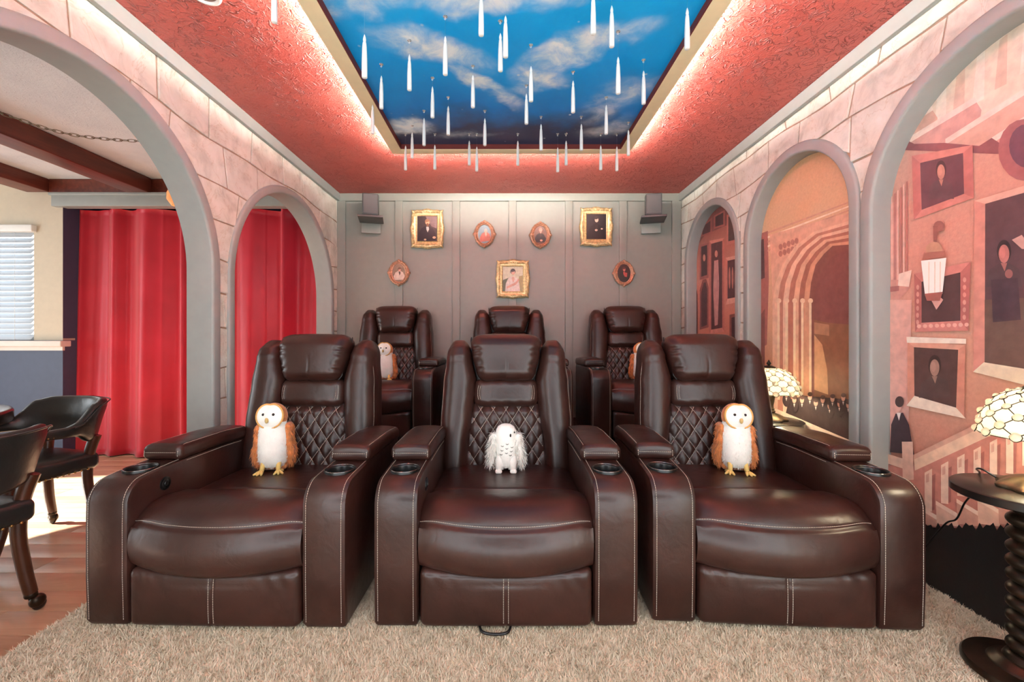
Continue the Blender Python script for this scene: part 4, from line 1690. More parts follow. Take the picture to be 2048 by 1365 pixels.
# printed wall lantern
M.e(1884, 453, 11, 11, (150, 86, 76))
M.p([(1872, 452), (1882, 452), (1879, 488), (1873, 488)], (138, 76, 66))
M.e(1874, 500, 17, 16, (206, 146, 116))
M.p([(1854, 506), (1896, 502), (1898, 514), (1850, 520)], (166, 96, 80))
M.p([(1848, 522), (1899, 516), (1891, 588), (1856, 592)], (255, 250, 240), 0.0)
for q in (1864, 1876, 1887):
    M.p([(q - 0.8, 524), (q + 0.8, 524), (q + 0.3, 588), (q - 0.9, 588)], (236, 200, 170))
M.p([(1855, 588), (1892, 584), (1886, 602), (1860, 602)], (150, 82, 72))
# a plain robed figure beyond the balustrade
M.p([(1786, 905), (1788, 850), (1797, 828), (1812, 826), (1824, 850), (1834, 910)], (44, 28, 34))
M.e(1801, 812, 8, 14, (226, 166, 150))
M.e(1805, 804, 9, 11, (58, 34, 32))
M.p([(1799, 826), (1808, 826), (1804, 842)], (236, 222, 214))
# balustrade and steps
M.p([(1770, 1000), (1770, 925), (1815, 940), (1840, 928), (2160, 770), (2160, 1062), (1850, 1055)], (196, 122, 106))
M.p([(1770, 905), (1812, 918), (1812, 938), (1770, 924)], (236, 190, 164))
M.p([(1834, 918), (2180, 755), (2180, 784), (1836, 942)], (236, 196, 166))
M.p([(1834, 910), (2180, 742), (2180, 756), (1834, 920)], (214, 160, 136))
M.p([(1810, 884), (1832, 884), (1834, 960), (1812, 962)], (232, 184, 160))
for i in range(8):
    x = 1856 + i * 33
    top = 946 - i * 15
    M.p([(x, top), (x + 15, top - 8), (x + 15, top + 78), (x, top + 76)], (238, 200, 176))
    M.p([(x + 15, top + 6), (x + 22, top + 2), (x + 20, top + 74), (x + 15, top + 76)], (160, 90, 80))
    M.p([(x + 3, top + 4), (x + 9, top + 1), (x + 9, top + 18), (x + 3, top + 20)], (214, 158, 138))
for i in range(7):
    x = 1838 + i * 42
    M.p([(x, 1012 - i * 4), (x + 46, 1040 - i * 4), (x + 46, 1054), (x + 2, 1048)], (226, 178, 154) if i % 2 else (206, 146, 126))
    M.p([(x, 1006 - i * 4), (x + 48, 1034 - i * 4), (x + 46, 1042 - i * 4), (x, 1014 - i * 4)], (244, 208, 186))
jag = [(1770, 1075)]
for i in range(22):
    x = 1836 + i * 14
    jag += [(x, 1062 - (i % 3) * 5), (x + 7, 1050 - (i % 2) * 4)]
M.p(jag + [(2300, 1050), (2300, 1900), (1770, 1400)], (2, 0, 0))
M.build('salmon-toned hall mural with framed pictures and lantern in the large arch')

# --- middle panel
M = Mural(ARCH_R[1], m_mural_base('mural_middle_base', [(0.0, srgb(36, 28, 26)), (0.12, srgb(60, 40, 34)), (0.2, srgb(190, 130, 100)), (0.5, srgb(222, 172, 136)), (0.75, srgb(230, 190, 152)), (1.0, srgb(226, 172, 128))], 0.0, 2.32, 0.12))
M.p([(1512, 560), (1512, 470), (1536, 462), (1538, 560), (1534, 690), (1512, 700)], (156, 82, 70))
M.p([(1515, 482), (1528, 478), (1530, 556), (1516, 562)], (64, 34, 34))
M.p([(1514, 640), (1530, 618), (1530, 760), (1514, 780)], (110, 56, 48))
for i in range(5):
    M.p([(1536, 478 + i * 9 - 14), (1702, 402 + i * 8), (1702, 405 + i * 8), (1536, 482 + i * 9 - 14)], (246, 218, 192) if i % 2 else (204, 146, 118))
M.p([(1540, 470), (1702, 425), (1702, 470), (1600, 500), (1552, 560), (1546, 600)], (222, 166, 136))
for i in range(10):
    M.e(1562 + (i % 5) * 8, 494 + (i // 5) * 14 + (i % 5) * -3, 4, 6, (176, 110, 92))
cols = [(232, 184, 152), (188, 118, 94), (236, 190, 158), (176, 106, 84), (224, 170, 136), (158, 92, 72), (206, 146, 112), (120, 66, 56)]
for i, c in enumerate(cols):
    x0 = 1546 + i * 10.5
    apx = 440 + i * 7
    pts = [(x0, 900), (x0, 604), (x0 + 6 - i * .3, 566), (x0 + 20 - i, 530), (x0 + 44 - i * 2, 494 + i * 2), (x0 + 82 - i * 5, 464 + i * 4), (1706, apx), (1706, 900)]
    M.p(pts, c)
M.p([(1630, 900), (1630, 606), (1634, 572), (1646, 540), (1666, 514), (1706, 494), (1706, 900)], (116, 62, 56))
M.p([(1630, 900), (1630, 640), (1656, 646), (1706, 650), (1706, 900)], (128, 80, 52))
M.p([(1630, 780), (1630, 670), (1646, 690), (1656, 740), (1658, 790)], (206, 152, 104))
M.p([(1630, 645), (1660, 650), (1660, 672), (1630, 668)], (172, 118, 84))
for i in range(5):
    M.p([(1556 + i * 16, 604), (1561 + i * 16, 604), (1561 + i * 16, 800), (1556 + i * 16, 800)], (246, 212, 176))
    M.e(1559 + i * 16, 602, 5, 5, (240, 204, 170))
M.p([(1570, 840), (1580, 800), (1610, 792), (1706, 800), (1706, 892)], (52, 34, 32))
for i, (x, y) in enumerate([(1606, 800), (1622, 794), (1634, 806), (1648, 800), (1662, 812), (1668, 798), (1682, 808), (1690, 796), (1700, 810), (1576, 788), (1592, 800)]):
    M.e(x, y + 12, 8, 14, (46, 30, 30))
    M.e(x, y, 4.2, 7.0, (206, 146, 124))
    M.e(x + 0.5, y - 5, 5.0, 4.4, (70, 42, 34))
    M.p([(x - 1.8, y + 8), (x + 1.8, y + 8), (x, y + 15)], (220, 200, 188))
M.p([(1540, 822), (1556, 818), (1706, 882), (1706, 902), (1540, 832)], (246, 214, 184))
M.p([(1540, 832), (1706, 900), (1706, 940), (1540, 860)], (226, 178, 142))
M.build('peach-toned mural of a pointed stone doorway and crowd in the middle arch')

# --- small far panel
M = Mural(ARCH_R[0], m_mural_base('mural_far_base', [(0.0, srgb(60, 34, 32)), (0.4, srgb(206, 134, 112)), (0.7, srgb(214, 146, 126)), (1.0, srgb(120, 64, 58))], 0.0, 2.3, 0.15))
M.p([(1380, 480), (1430, 420), (1478, 396), (1478, 440), (1410, 470), (1384, 500)], (106, 54, 50))
M.frame([(1402, 452), (1424, 436), (1424, 468), (1402, 474)], [(1405, 454), (1421, 442), (1421, 464), (1405, 470)], (140, 70, 62), (58, 32, 32))
M.frame([(1428, 432), (1450, 420), (1450, 452), (1428, 458)], [(1431, 434), (1447, 425), (1447, 449), (1431, 454)], (150, 78, 68), (50, 30, 32))
M.frame([(1454, 430), (1478, 424), (1478, 484), (1454, 490)], [(1457, 434), (1478, 428), (1478, 478), (1457, 483)], (176, 100, 86), (66, 46, 42))
M.frame([(1419, 482), (1449, 476), (1449, 664), (1419, 668)], [(1423, 488), (1445, 482), (1445, 656), (1423, 660)], (178, 96, 84), (72, 34, 36), (206, 126, 108))
M.e(1433, 508, 3, 7, (198, 130, 112))
M.p([(1429, 522), (1437, 520), (1439, 570), (1436, 650), (1430, 652), (1427, 580)], (190, 132, 124))
M.frame([(1400, 490), (1418, 486), (1418, 556), (1400, 560)], [(1403, 494), (1415, 490), (1415, 550), (1403, 554)], (150, 78, 70), (52, 28, 30))
M.e(1409, 516, 2.5, 7, (190, 130, 110))
M.p([(1400, 660), (1400, 580), (1406, 560), (1413, 558), (1418, 575), (1418, 655)], (128, 64, 58))
M.p([(1403, 655), (1403, 585), (1408, 566), (1412, 565), (1415, 580), (1415, 650)], (60, 32, 34))
M.frame([(1452, 516), (1478, 510), (1478, 604), (1452, 610)], [(1456, 522), (1478, 517), (1478, 594), (1456, 598)], (196, 116, 100), (64, 34, 36), (222, 154, 134))
for i in range(3):
    M.e(1460 + i * 6, 556, 2, 22, (176, 108, 94))
M.p([(1380, 640), (1386, 560), (1396, 590), (1396, 680), (1380, 690)], (90, 44, 44))
M.frame([(1460, 630), (1478, 626), (1478, 700), (1460, 706)], [(1464, 636), (1478, 632), (1478, 690), (1464, 694)], (120, 60, 52), (46, 26, 28))
M.build('reddish mural with small dark framed portraits in the farthest arch')


# ================================================================== PICTURES ON THE BACK WALL
def flat_poly(mb, pts, y, m):
    mb.add([(p[0], y, p[1]) for p in pts], [tuple(range(len(pts)))], m)


def ell(cx, cz, rx, rz, n=22):
    return [(cx + rx * math.cos(2 * PI * i / n), cz + rz * math.sin(2 * PI * i / n)) for i in range(n)]


def portrait(parent, w, h, oval, spec):
    """a painted half-length figure, flat, in layers of paint; spec: colours"""
    mats, mb = [], MB()

    def m(c):
        x = plain('oil_paint_%02x%02x%02x' % c, srgb(*c), 0.3, var=0.16, vscale=40, bump=0.15, bscale=200, bdist=0.001)
        if x not in mats:
            mats.append(x)
        return mats.index(x)

    def inside(pts):
        # keep the paint within the canvas
        if oval:
            out = []
            for x, z in pts:
                k = math.hypot(x / (w * 0.5), z / (h * 0.5))
                out.append((x / k, z / k) if k > 1 else (x, z))
            return out
        return [(max(-w / 2, min(w / 2, x)), max(-h / 2, min(h / 2, z))) for x, z in pts]
    bg = ell(0, 0, w / 2, h / 2, 36) if oval else [(-w / 2, -h / 2), (w / 2, -h / 2), (w / 2, h / 2), (-w / 2, h / 2)]
    y = 0.0
    lay = [(bg, spec['bg'])]
    for pts, c in spec.get('extra_back', []):
        lay.append(([(px * w, pz * h) for px, pz in pts], c))
    bx = spec.get('lean', 0.0)
    body = [(-0.46, -0.5), (-0.42, -0.18), (-0.28, 0.02), (-0.10, 0.10), (0.10, 0.10), (0.27, 0.02), (0.40, -0.18), (0.44, -0.5)]
    lay.append(([((px + bx) * w * spec.get('bw', 1.0), pz * h) for px, pz in body], spec['coat']))
    lay.append(([((px + bx) * w, pz * h) for px, pz in [(-0.05, 0.08), (0.07, 0.08), (0.09, -0.02), (0.02, -0.14), (-0.04, -0.02)]], spec['shirt']))
    hz = spec.get('hz', 0.22)
    lay.append((ell((bx + 0.01) * w, (hz + 0.035) * h, 0.125 * w, 0.115 * h), spec['hair']))
    lay.append((ell((bx + 0.015) * w, hz * h, 0.088 * w, 0.095 * h), spec['skin']))
    lay.append((ell((bx - 0.01) * w, (hz + 0.065) * h, 0.095 * w, 0.045 * h), spec['hair']))
    if spec.get('beard'):
        lay.append((ell((bx + 0.015) * w, (hz - 0.085) * h, 0.06 * w, 0.07 * h), spec['beard']))
    for hx, hzz, hr in spec.get('hands', []):
        lay.append((ell(hx * w, hzz * h, hr * w, hr * 0.75 * w), spec['skin']))
    for pts, c in spec.get('extra', []):
        lay.append(([(px * w, pz * h) for px, pz in pts], c))
    for i, (pts, c) in enumerate(lay):
        flat_poly(mb, inside(pts), -0.0004 * i, m(c))
    mb.box(-w / 2 * 0.98, w / 2 * 0.98, 0.001, 0.003, -h / 2 * (0.7 if oval else .98), h / 2 * (0.7 if oval else .98), 0)
    o = mb.build('canvas', mats, parent, smooth=False)
    return o


def closed_sweep(mb, n, fn):
    """closed ring of sections; fn(i) -> list of points"""
    mb.rings([fn(i) for i in range(n)], closed=True)


def rect_picture(label, cx, cz, W, H, mat, spec, tilt=0.0):
    t = thing('framed_portrait', label, 'picture', (cx, YB - 0.024, cz), 0, 'gilded portraits on the back wall')
    t.rotation_euler = (0, tilt, 0)
    iw, ih = W * 0.62, H * 0.66
    ow, oh = W, H
    pts = []
    N_ = 14
    for side in range(4):
        for q in range(N_):
            pts.append((side, q / N_))

    def fn(i):
        side, u = pts[i]
        s = 2 * u - 1
        sc = 0.012 * math.cos(2 * PI * (u - 0.5)) ** 1 * (1 if 0 < u else 0) - 0.006 * math.cos(6 * PI * u)
        if u == 0:
            sc = 0.004
        out = []
        for t_, d in ((0.0, -0.004), (0.0, -0.016), (0.10, -0.020), (0.18, -0.012), (0.42, -0.012), (0.62, -0.027), (0.82, -0.024), (1.0, -0.010), (1.0, 0.0)):
            hw = (iw + (ow - iw) * t_) / 2 + (sc * 0.7 if t_ > 0.5 else 0)
            hh = (ih + (oh - ih) * t_) / 2 + (sc * 0.7 if t_ > 0.5 else 0)
            if side == 0:
                p = (s * (iw + (ow - iw) * t_) / 2, hh)
            elif side == 1:
                p = (hw, -s * (ih + (oh - ih) * t_) / 2)
            elif side == 2:
                p = (-s * (iw + (ow - iw) * t_) / 2, -hh)
            else:
                p = (-hw, s * (ih + (oh - ih) * t_) / 2)
            out.append((p[0], d, p[1]))
        return out
    mb = MB()
    closed_sweep(mb, len(pts), fn)
    fr = fix_normals(mb.build('frame', mat, t, sharp=55))
    orn = MB()
    mw, mh = (iw + ow) / 4 + 0.008, (ih + oh) / 4 + 0.008

    def leaf(x, z, rx, rz, a):
        orn.ball((0, 0, 0), (rx, 0.010, rz), 8, 5, tf=lambda px, py, pz: (x + px * math.cos(a) - pz * math.sin(a), -0.020 + py, z + px * math.sin(a) + pz * math.cos(a)))
    for sx in (-1, 1):
        for sz in (-1, 1):
            leaf(sx * mw, sz * mh, 0.022, 0.013, sx * sz * PI / 4)
            leaf(sx * (mw - 0.030), sz * (mh + 0.006), 0.018, 0.008, sx * sz * -0.3)
            leaf(sx * (mw + 0.004), sz * (mh - 0.032), 0.008, 0.018, sx * sz * 0.3)
            for q in range(5):
                a = q * 1.2
                rad = 0.018 - q * 0.003
                leaf(sx * (mw - 0.052 + rad * math.cos(a)), sz * (mh + rad * 0.5 * math.sin(a)), 0.006, 0.006, 0)
    for sz in (-1, 1):
        leaf(0, sz * (mh + 0.004), 0.016, 0.013, 0)
        for sx in (-1, 1):
            leaf(sx * 0.024, sz * mh, 0.014, 0.007, sx * sz * 0.5)
    for sx in (-1, 1):
        leaf(sx * (mw + 0.002), 0, 0.011, 0.016, 0)
        for sz in (-1, 1):
            leaf(sx * mw, sz * 0.028, 0.007, 0.015, -sx * sz * 0.4)
            leaf(sx * mw, sz * 0.060, 0.006, 0.012, sx * sz * 0.4)
    tag(orn.build('carved_ornament', mat, fr), kind='stuff')
    c = portrait(t, iw + 0.006, ih + 0.006, False, spec)
    c.location = (0, -0.006, 0)
    MB().box(-ow * 0.44, ow * 0.44, -0.001, 0.0035, -oh * 0.44, oh * 0.44).build('backboard', plain('frame_backboard', srgb(90, 70, 50), 0.8), t, smooth=False)
    return t


def oval_picture(label, cx, cz, W, H, mat, spec):
    t = thing('framed_portrait', label, 'picture', (cx, YB - 0.022, cz), 0, 'gilded portraits on the back wall')
    iw, ih = W * 0.58, H * 0.66
    n = 72

    def fn(i):
        a = 2 * PI * i / n
        pk = math.exp(-(((a + PI / 4) % (PI / 2) - PI / 4) / 0.16) ** 2)
        o = 0.012 * pk + 0.0022 * math.cos(20 * a)
        ca, sa = math.cos(a), math.sin(a)
        out = []
        ow, oh = W * 0.92 / 2, H * 0.90 / 2
        for t_, d, oo in ((0.0, -0.003, 0), (0.0, -0.014, 0), (0.16, -0.017, 0), (0.28, -0.011, 0), (0.45, -0.018, 0), (0.65, -0.024, .3), (0.85, -0.018, .8), (1.0, -0.008, 1), (1.0, 0.0, 1)):
            rx = iw / 2 + (ow - iw / 2) * t_ + o * oo
            rz = ih / 2 + (oh - ih / 2) * t_ + o * oo
            out.append((rx * ca, d, rz * sa))
        return out
    mb = MB()
    closed_sweep(mb, n, fn)
    fr = fix_normals(mb.build('frame', mat, t, sharp=55))
    orn = MB()
    for k in range(4):
        a = k * PI / 2
        for d in (-0.22, -0.11, 0, 0.11, 0.22):
            aa = a + d
            rx, rz = W * 0.40 + (0.012 if d == 0 else 0), H * 0.40 + (0.014 if d == 0 else 0)
            orn.ball((rx * math.cos(aa), -0.020, rz * math.sin(aa)), (0.010 - abs(d) * .015, 0.009, 0.010 - abs(d) * .015), 8, 5)
    for k in range(40):
        a = 2 * PI * k / 40
        orn.ball((W * 0.345 * math.cos(a), -0.0165, H * 0.375 * math.sin(a)), (0.0035, 0.004, 0.0035), 6, 4)
    tag(orn.build('carved_ornament', mat, fr), kind='stuff')
    c = portrait(t, iw + 0.006, ih + 0.006, True, spec)
    c.location = (0, -0.005, 0)
    b = MB()
    b.prism(ell(0, 0, W * 0.42, H * 0.41, 32), 'y', 0.0, 0.0015)
    b.build('backboard', plain('frame_backboard', srgb(90, 70, 50), 0.8), t, smooth=False)
    return t


def wallpt(px, py):
    Y = YB - 0.03
    return (px - 1012) * Y / F, EYE + (673 - py) * Y / F


SK, DK = (206, 160, 136), (34, 28, 30)
x, z = wallpt(854.5, 458)
rect_picture('large gilt frame, man in dark coat with white cravat, below left speaker', x, z, 0.325, 0.385, GOLD,
             dict(bg=(58, 48, 48), coat=(30, 28, 36), shirt=(214, 206, 196), hair=(150, 110, 80), skin=(214, 176, 140), beard=(120, 84, 60), hands=[(-0.1, -0.42, .06), (0.34, -0.34, .08)],
                  extra_back=[([(-0.1, 0.5), (0.5, 0.5), (0.5, 0.0), (0.2, 0.1)], (128, 104, 104))], hz=0.24))
x, z = wallpt(1192.5, 454)
rect_picture('large gilt frame, pale face and hands on near black, below right speaker', x, z, 0.322, 0.385, GOLD,
             dict(bg=(40, 36, 40), coat=(24, 22, 24), shirt=(40, 36, 36), hair=(58, 48, 46), skin=(220, 186, 166), hands=[(0.0, -0.13, .07), (0.27, -0.08, .05)], hz=0.27))
x, z = wallpt(1025.5, 558.5)
rect_picture('gilt frame, lady in white gown before pale landscape, centre of the wall', x, z, 0.328, 0.38, GOLD,
             dict(bg=(214, 204, 176), coat=(226, 206, 194), shirt=(220, 168, 144), hair=(84, 62, 56), skin=(222, 166, 142), hz=0.26, bw=0.8,
                  extra_back=[([(-0.5, -0.5), (-0.5, -0.05), (-0.2, 0.05), (-0.25, -0.5)], (96, 92, 62)), ([(0.3, -0.5), (0.3, 0.1), (0.5, 0.15), (0.5, -0.5)], (168, 150, 100))],
                  extra=[([(-0.3, -0.3), (0.15, -0.12), (0.28, 0.02), (0.32, -0.04), (0.16, -0.22), (-0.28, -0.38)], (222, 160, 136))]))
x, z = wallpt(969, 468.5)
oval_picture('small oval gilt frame, figure in red robe on blue, left of top pair', x, z, 0.228, 0.288, COPPER,
             dict(bg=(120, 148, 158), coat=(188, 108, 92), shirt=(226, 190, 170), hair=(206, 190, 178), skin=(226, 176, 150), hz=0.14, lean=0.08))
x, z = wallpt(1081, 470.5)
oval_picture('small oval gilt frame, pale man in black robe, right of top pair', x, z, 0.226, 0.285, COPPER,
             dict(bg=(116, 82, 66), coat=(34, 30, 28), shirt=(60, 46, 40), hair=(196, 140, 116), skin=(222, 164, 140), hands=[(0.06, -0.28, .1)], hz=0.24, beard=(206, 150, 128)))
x, z = wallpt(797.5, 546)
oval_picture('lower left oval frame, youth with reddish hair in pale collar', x, z, 0.228, 0.278, COPPER,
             dict(bg=(150, 124, 104), coat=(214, 190, 176), shirt=(96, 70, 60), hair=(126, 94, 74), skin=(222, 160, 142), hz=0.16, lean=0.04))
x, z = wallpt(1248, 547)
oval_picture('lower right oval frame, dark portrait with red scarf', x, z, 0.228, 0.278, COPPER,
             dict(bg=(58, 38, 34), coat=(44, 36, 32), shirt=(196, 90, 82), hair=(88, 46, 40), skin=(206, 120, 104), hz=0.2,
                  extra=[([(0.02, 0.06), (0.24, 0.02), (0.22, -0.2), (0.04, -0.18)], (178, 76, 70))]))


# ================================================================== SPEAKERS
def speaker(side, px):
    s = side
    c = at(px, 0, 4.14)
    lab = 'left' if s < 0 else 'right'
    sh = thing('speaker_shelf', 'grey angled wall bracket shelf under the %s speaker' % lab, 'shelf', (c.x, 4.14, 2.238), math.radians(-s * 14), 'speaker shelves')
    mb = MB().bbox(-0.115, 0.115, -0.125, 0.125, -0.008, 0.012, 0.004)
    mb.build('plate', SPEAKER, sh, sharp=30)
    cl = MB().bbox(-0.10, 0.085, 0.126, 0.150, -0.105, 0.0, 0.003)
    cl.build('wall_cleat', WALLPAINT, sh, sharp=30)
    t = thing('wall_speaker', 'small grey box loudspeaker on the %s shelf of the back wall' % lab, 'speaker', (c.x + s * 0.0, 4.13, 2.251), math.radians(-s * 14), 'loudspeakers on the back wall')
    prof = [(-0.072, -0.072), (0.072, -0.072)] + [(0.072 - 0.0 + 0.006 * math.sin(a), -0.072 + 0.15 * a / (PI)) for a in (0.5, 1.2, 1.9)] + [(0.05, 0.07), (0.03, 0.085), (-0.03, 0.085), (-0.05, 0.07)] + [(-0.072 - 0.006 * math.sin(a), -0.072 + 0.15 * a / PI) for a in (1.9, 1.2, 0.5)]
    b = MB().prism(prof, 'z', 0.012, 0.215, 0.006)
    fix_normals(b.build('cabinet', SPEAKER, t, sharp=35))
    MB().bbox(-0.066, 0.066, -0.080, -0.070, 0.022, 0.206, 0.004).build('grille', plain('grey_grille_cloth', srgb(98, 97, 97), 0.8, var=0.06, vscale=200, bump=0.4, bscale=600, bdist=0.001), t, sharp=30)
    MB().bbox(-0.06, 0.06, -0.068, 0.06, 0.0, 0.012, 0.003).build('foot', BLACKPL, t, sharp=30)
    pts = spline([(0.03, 0.08, 0.06), (0.06, 0.11, 0.08), (0.075, 0.12, 0.03), (0.05, 0.10, -0.005 + 0.01)], 6)
    MB().tube([(p.x * -s if s > 0 else p.x, p.y, p.z) for p in pts], 0.002, 6).build('speaker_wire', SPEAKER, t)


speaker(-1, 742)
speaker(1, 1306)


# ================================================================== SIDE TABLES AND STAINED-GLASS LAMPS
def side_table(label, loc, R, rb, H, rz=0):
    t = thing('side_table', label, 'table', loc, rz, 'twisted pedestal side tables')
    MB().lathe([(R - 0.006, H - 0.030), (R, H - 0.026), (R, H - 0.004), (R - 0.005, H), (0.001, H)], seg=64).build('table_top', BLACKWOOD, t, sharp=40)
    prof = [(0.001, 0.0), (rb, 0.0), (rb, 0.012), (rb - 0.006, 0.020), (rb * 0.62, 0.026), (rb * 0.58, 0.034), (rb * 0.52, 0.036), (rb * 0.48, 0.045), (rb * 0.40, 0.048), (rb * 0.36, 0.060), (0.045, 0.068)]
    MB().lathe(prof, seg=56).build('base', DARKBRONZE, t, sharp=45)
    prof = []
    n = 11
    z0, z1 = 0.066, H - 0.030
    for i in range(n):
        for q in range(9):
            a = PI * q / 8
            prof.append((0.037 + 0.019 * math.sin(a) ** 0.8, z0 + (z1 - z0) * (i + q / 8.0) / n))
    MB().lathe(prof, seg=36).build('turned_column', DARKBRONZE, t)
    return t


k = N('cream_art_glass')
tr = k.n('ShaderNodeBsdfTranslucent')
tr.inputs[0].default_value = (1.0, 0.96, 0.86, 1)
ms = k.n('ShaderNodeMixShader')
ms.inputs[0].default_value = 0.62
k.l(k.ramp(k.noise(14.0, 3.0), [(0.3, srgb(246, 232, 200)), (0.7, srgb(252, 244, 224))]), k.b.inputs['Base Color'])
k.set(Roughness=0.2)
k.l(k.b.outputs[0], ms.inputs[1])
k.l(tr.outputs[0], ms.inputs[2])
k.l(ms.outputs[0], k.out.inputs['Surface'])
GLASS = k.m
LEAD = plain('dark_lead_came', srgb(54, 50, 38), 0.4, 0.7, var=0.1)
BULB = m_emit('warm_bulb_glass', (1.0, 0.84, 0.58, 1), 7.0)


def table_lamp(label, loc, rz, power, RS=0.15):
    t = thing('table_lamp', label, 'lamp', loc, rz, 'stained-glass table lamps')

    def lob(a, z):
        return 1 + 0.07 * math.cos(8 * a) * sstep(0.05, 0.012, z)
    foot = [(0.001, 0.0), (0.098, 0.0), (0.100, 0.008), (0.094, 0.014), (0.088, 0.018), (0.070, 0.030), (0.046, 0.040), (0.032, 0.044)]
    MB().lathe(foot, seg=64, lobes=lob).build('base', BRONZE, t, sharp=60)
    stem = [(0.030, 0.042), (0.036, 0.050), (0.036, 0.056), (0.029, 0.062), (0.032, 0.068), (0.027, 0.074), (0.025, 0.09), (0.033, 0.140), (0.036, 0.150), (0.036, 0.156), (0.030, 0.16), (0.016, 0.168), (0.010, 0.18), (0.010, 0.235), (0.001, 0.24)]
    MB().lathe(stem, seg=32, lobes=lambda a, z: 1 + (0.05 * math.cos(10 * a) if 0.08 < z < 0.15 else 0)).build('stem', BRONZE, t, sharp=60)
    R, H0, Hh = RS, 0.178, 0.150

    def dome(u, v):
        """u around in cells of N, v row position 0 (rim) .. 1 (crown)"""
        a = v * math.radians(76)
        r = R * math.cos(a) ** 0.85
        z = H0 + Hh * math.sin(a) ** 1.05 if a > 0 else H0 + Hh * -math.sin(-a)
        an = 2 * PI * u
        return Vector((r * math.cos(an), r * math.sin(an), z))
    NN, RW = 11, 7
    shade = MB()
    shade.lathe([(0.036, H0 + Hh * 0.975), (0.042, H0 + Hh * 0.985), (0.036, H0 + Hh + 0.004), (0.020, H0 + Hh + 0.010), (0.008, H0 + Hh + 0.013)], seg=32)
    shade.lathe([(0.007, 0.24 + 0.085), (0.007, H0 + Hh + 0.016), (0.012, H0 + Hh + 0.02), (0.013, H0 + Hh + 0.027), (0.006, H0 + Hh + 0.038), (0.001, H0 + Hh + 0.048)], seg=16)
    sh = shade.build('shade', LEAD, t, sharp=60)
    lead = MB()
    cut = 0.24
    for r in range(RW):
        vc = r / (RW - 1.0) * 0.985
        dv = 0.985 / (RW - 1.0)
        for i in range(NN):
            uc = (i + 0.5 * (r % 2)) / NN
            V = [(0.5, 0), (0, 1), (-0.5, 0), (0, -1)]
            ring = []
            for q in range(4):
                a, b, c = V[q - 1], V[q], V[(q + 1) % 4]
                ring.append((b[0] + (a[0] - b[0]) * cut, b[1] + (a[1] - b[1]) * cut))
                ring.append((b[0] + (c[0] - b[0]) * cut, b[1] + (c[1] - b[1]) * cut))
            pts = []
            for du, dvv in ring:
                vv = vc + dvv * dv
                vv = max(-0.035 if r == 0 else 0.0, min(1.0, vv))
                pts.append((uc + du / NN, vv))
            n = len(pts)
            cu = sum(p[0] for p in pts) / n
            cv = sum(p[1] for p in pts) / n
            face = [dome(cu + (p[0] - cu) * 0.97, cv + (p[1] - cv) * 0.97) for p in pts]
            ctr = dome(cu, cv)
            nrm = (ctr - Vector((0, 0, H0 - 0.05))).normalized()
            inn = [p - nrm * 0.002 for p in face]
            cc = ctr + nrm * 0.003
            vs = face + inn + [cc]
            fs = [(j, (j + 1) % n, 2 * n) for j in range(n)] + [tuple(reversed(range(n, 2 * n)))] + [(j, n + j, n + (j + 1) % n, (j + 1) % n) for j in range(n)]
            pm_ = MB().add(vs, fs).build('pane', GLASS, sh, sharp=60)
            loop = [dome(p[0], p[1]) for p in pts]
            lead.tube(loop, 0.0016, 5, closed=True)
            # round jewel where four panes meet
            if r < RW - 1:
                jc = dome((i + 0.5 * (r % 2) + 0.5) / NN, vc)
                jn = (jc - Vector((0, 0, H0 - 0.05))).normalized()
                kk = 2 * PI * math.hypot(jc.x, jc.y) / NN
                MB().ball(jc, (0.17 * kk,) * 3, 10, 6).build('jewel', GLASS, sh)
                ax1 = jn.cross(Vector((0, 0, 1))).normalized()
                ax2 = jn.cross(ax1)
                lead.tube([jc + jn * 0.001 + (ax1 * math.cos(a) + ax2 * math.sin(a)) * 0.18 * kk for a in np.linspace(0, 2 * PI, 10, endpoint=False)], 0.0014, 4, closed=True)
    tag(lead.build('leading', LEAD, sh), kind='stuff')
    MB().ball((0, 0, 0.262), (0.020, 0.020, 0.026), 14, 10).build('bulb', BULB, t)
    pl_ = bpy.data.lights.new('bulb_light', 'POINT')
    pl_.energy = power
    pl_.color = (1.0, 0.88, 0.64)
    pl_.shadow_soft_size = 0.03
    lo = bpy.data.objects.new('bulb_light', pl_)
    lo.location = (0, 0, 0.225)
    COL.objects.link(lo)
    lo.parent = t
    return t


ST1 = (1.663, 1.347, 0.022)
side_table('near dark side table with twisted pedestal at the right edge', ST1, 0.182, 0.157, 0.588)
table_lamp('near cream stained-glass table lamp at the right edge', (1.700, 1.348, 0.610), 0.3, 3.0, 0.140)
ST2 = (1.655, 2.68, 0.010)
side_table('far dark side table behind the right front recliner', ST2, 0.19, 0.16, 0.566)
table_lamp('far cream stained-glass table lamp behind the right front recliner', (1.655, 2.68, 0.576), 0.1, 3.5, 0.162)
lc = spline([(1.66, 1.44, 0.622), (1.645, 1.47, 0.640), (1.67, 1.51, 0.628), (1.72, 1.545, 0.60), (1.765, 1.60, 0.52), (1.79, 1.66, 0.45), (1.80, 1.70, 0.37), (1.80, 1.74, 0.335), (1.80, 1.80, 0.24), (1.79, 1.87, 0.12), (1.74, 1.98, 0.03)], 8)
tag(MB().tube(lc, 0.0032, 8).build('lamp_cord', BLACKPL), 'black lamp cord dropping from the near side table towards the floor', 'cord')


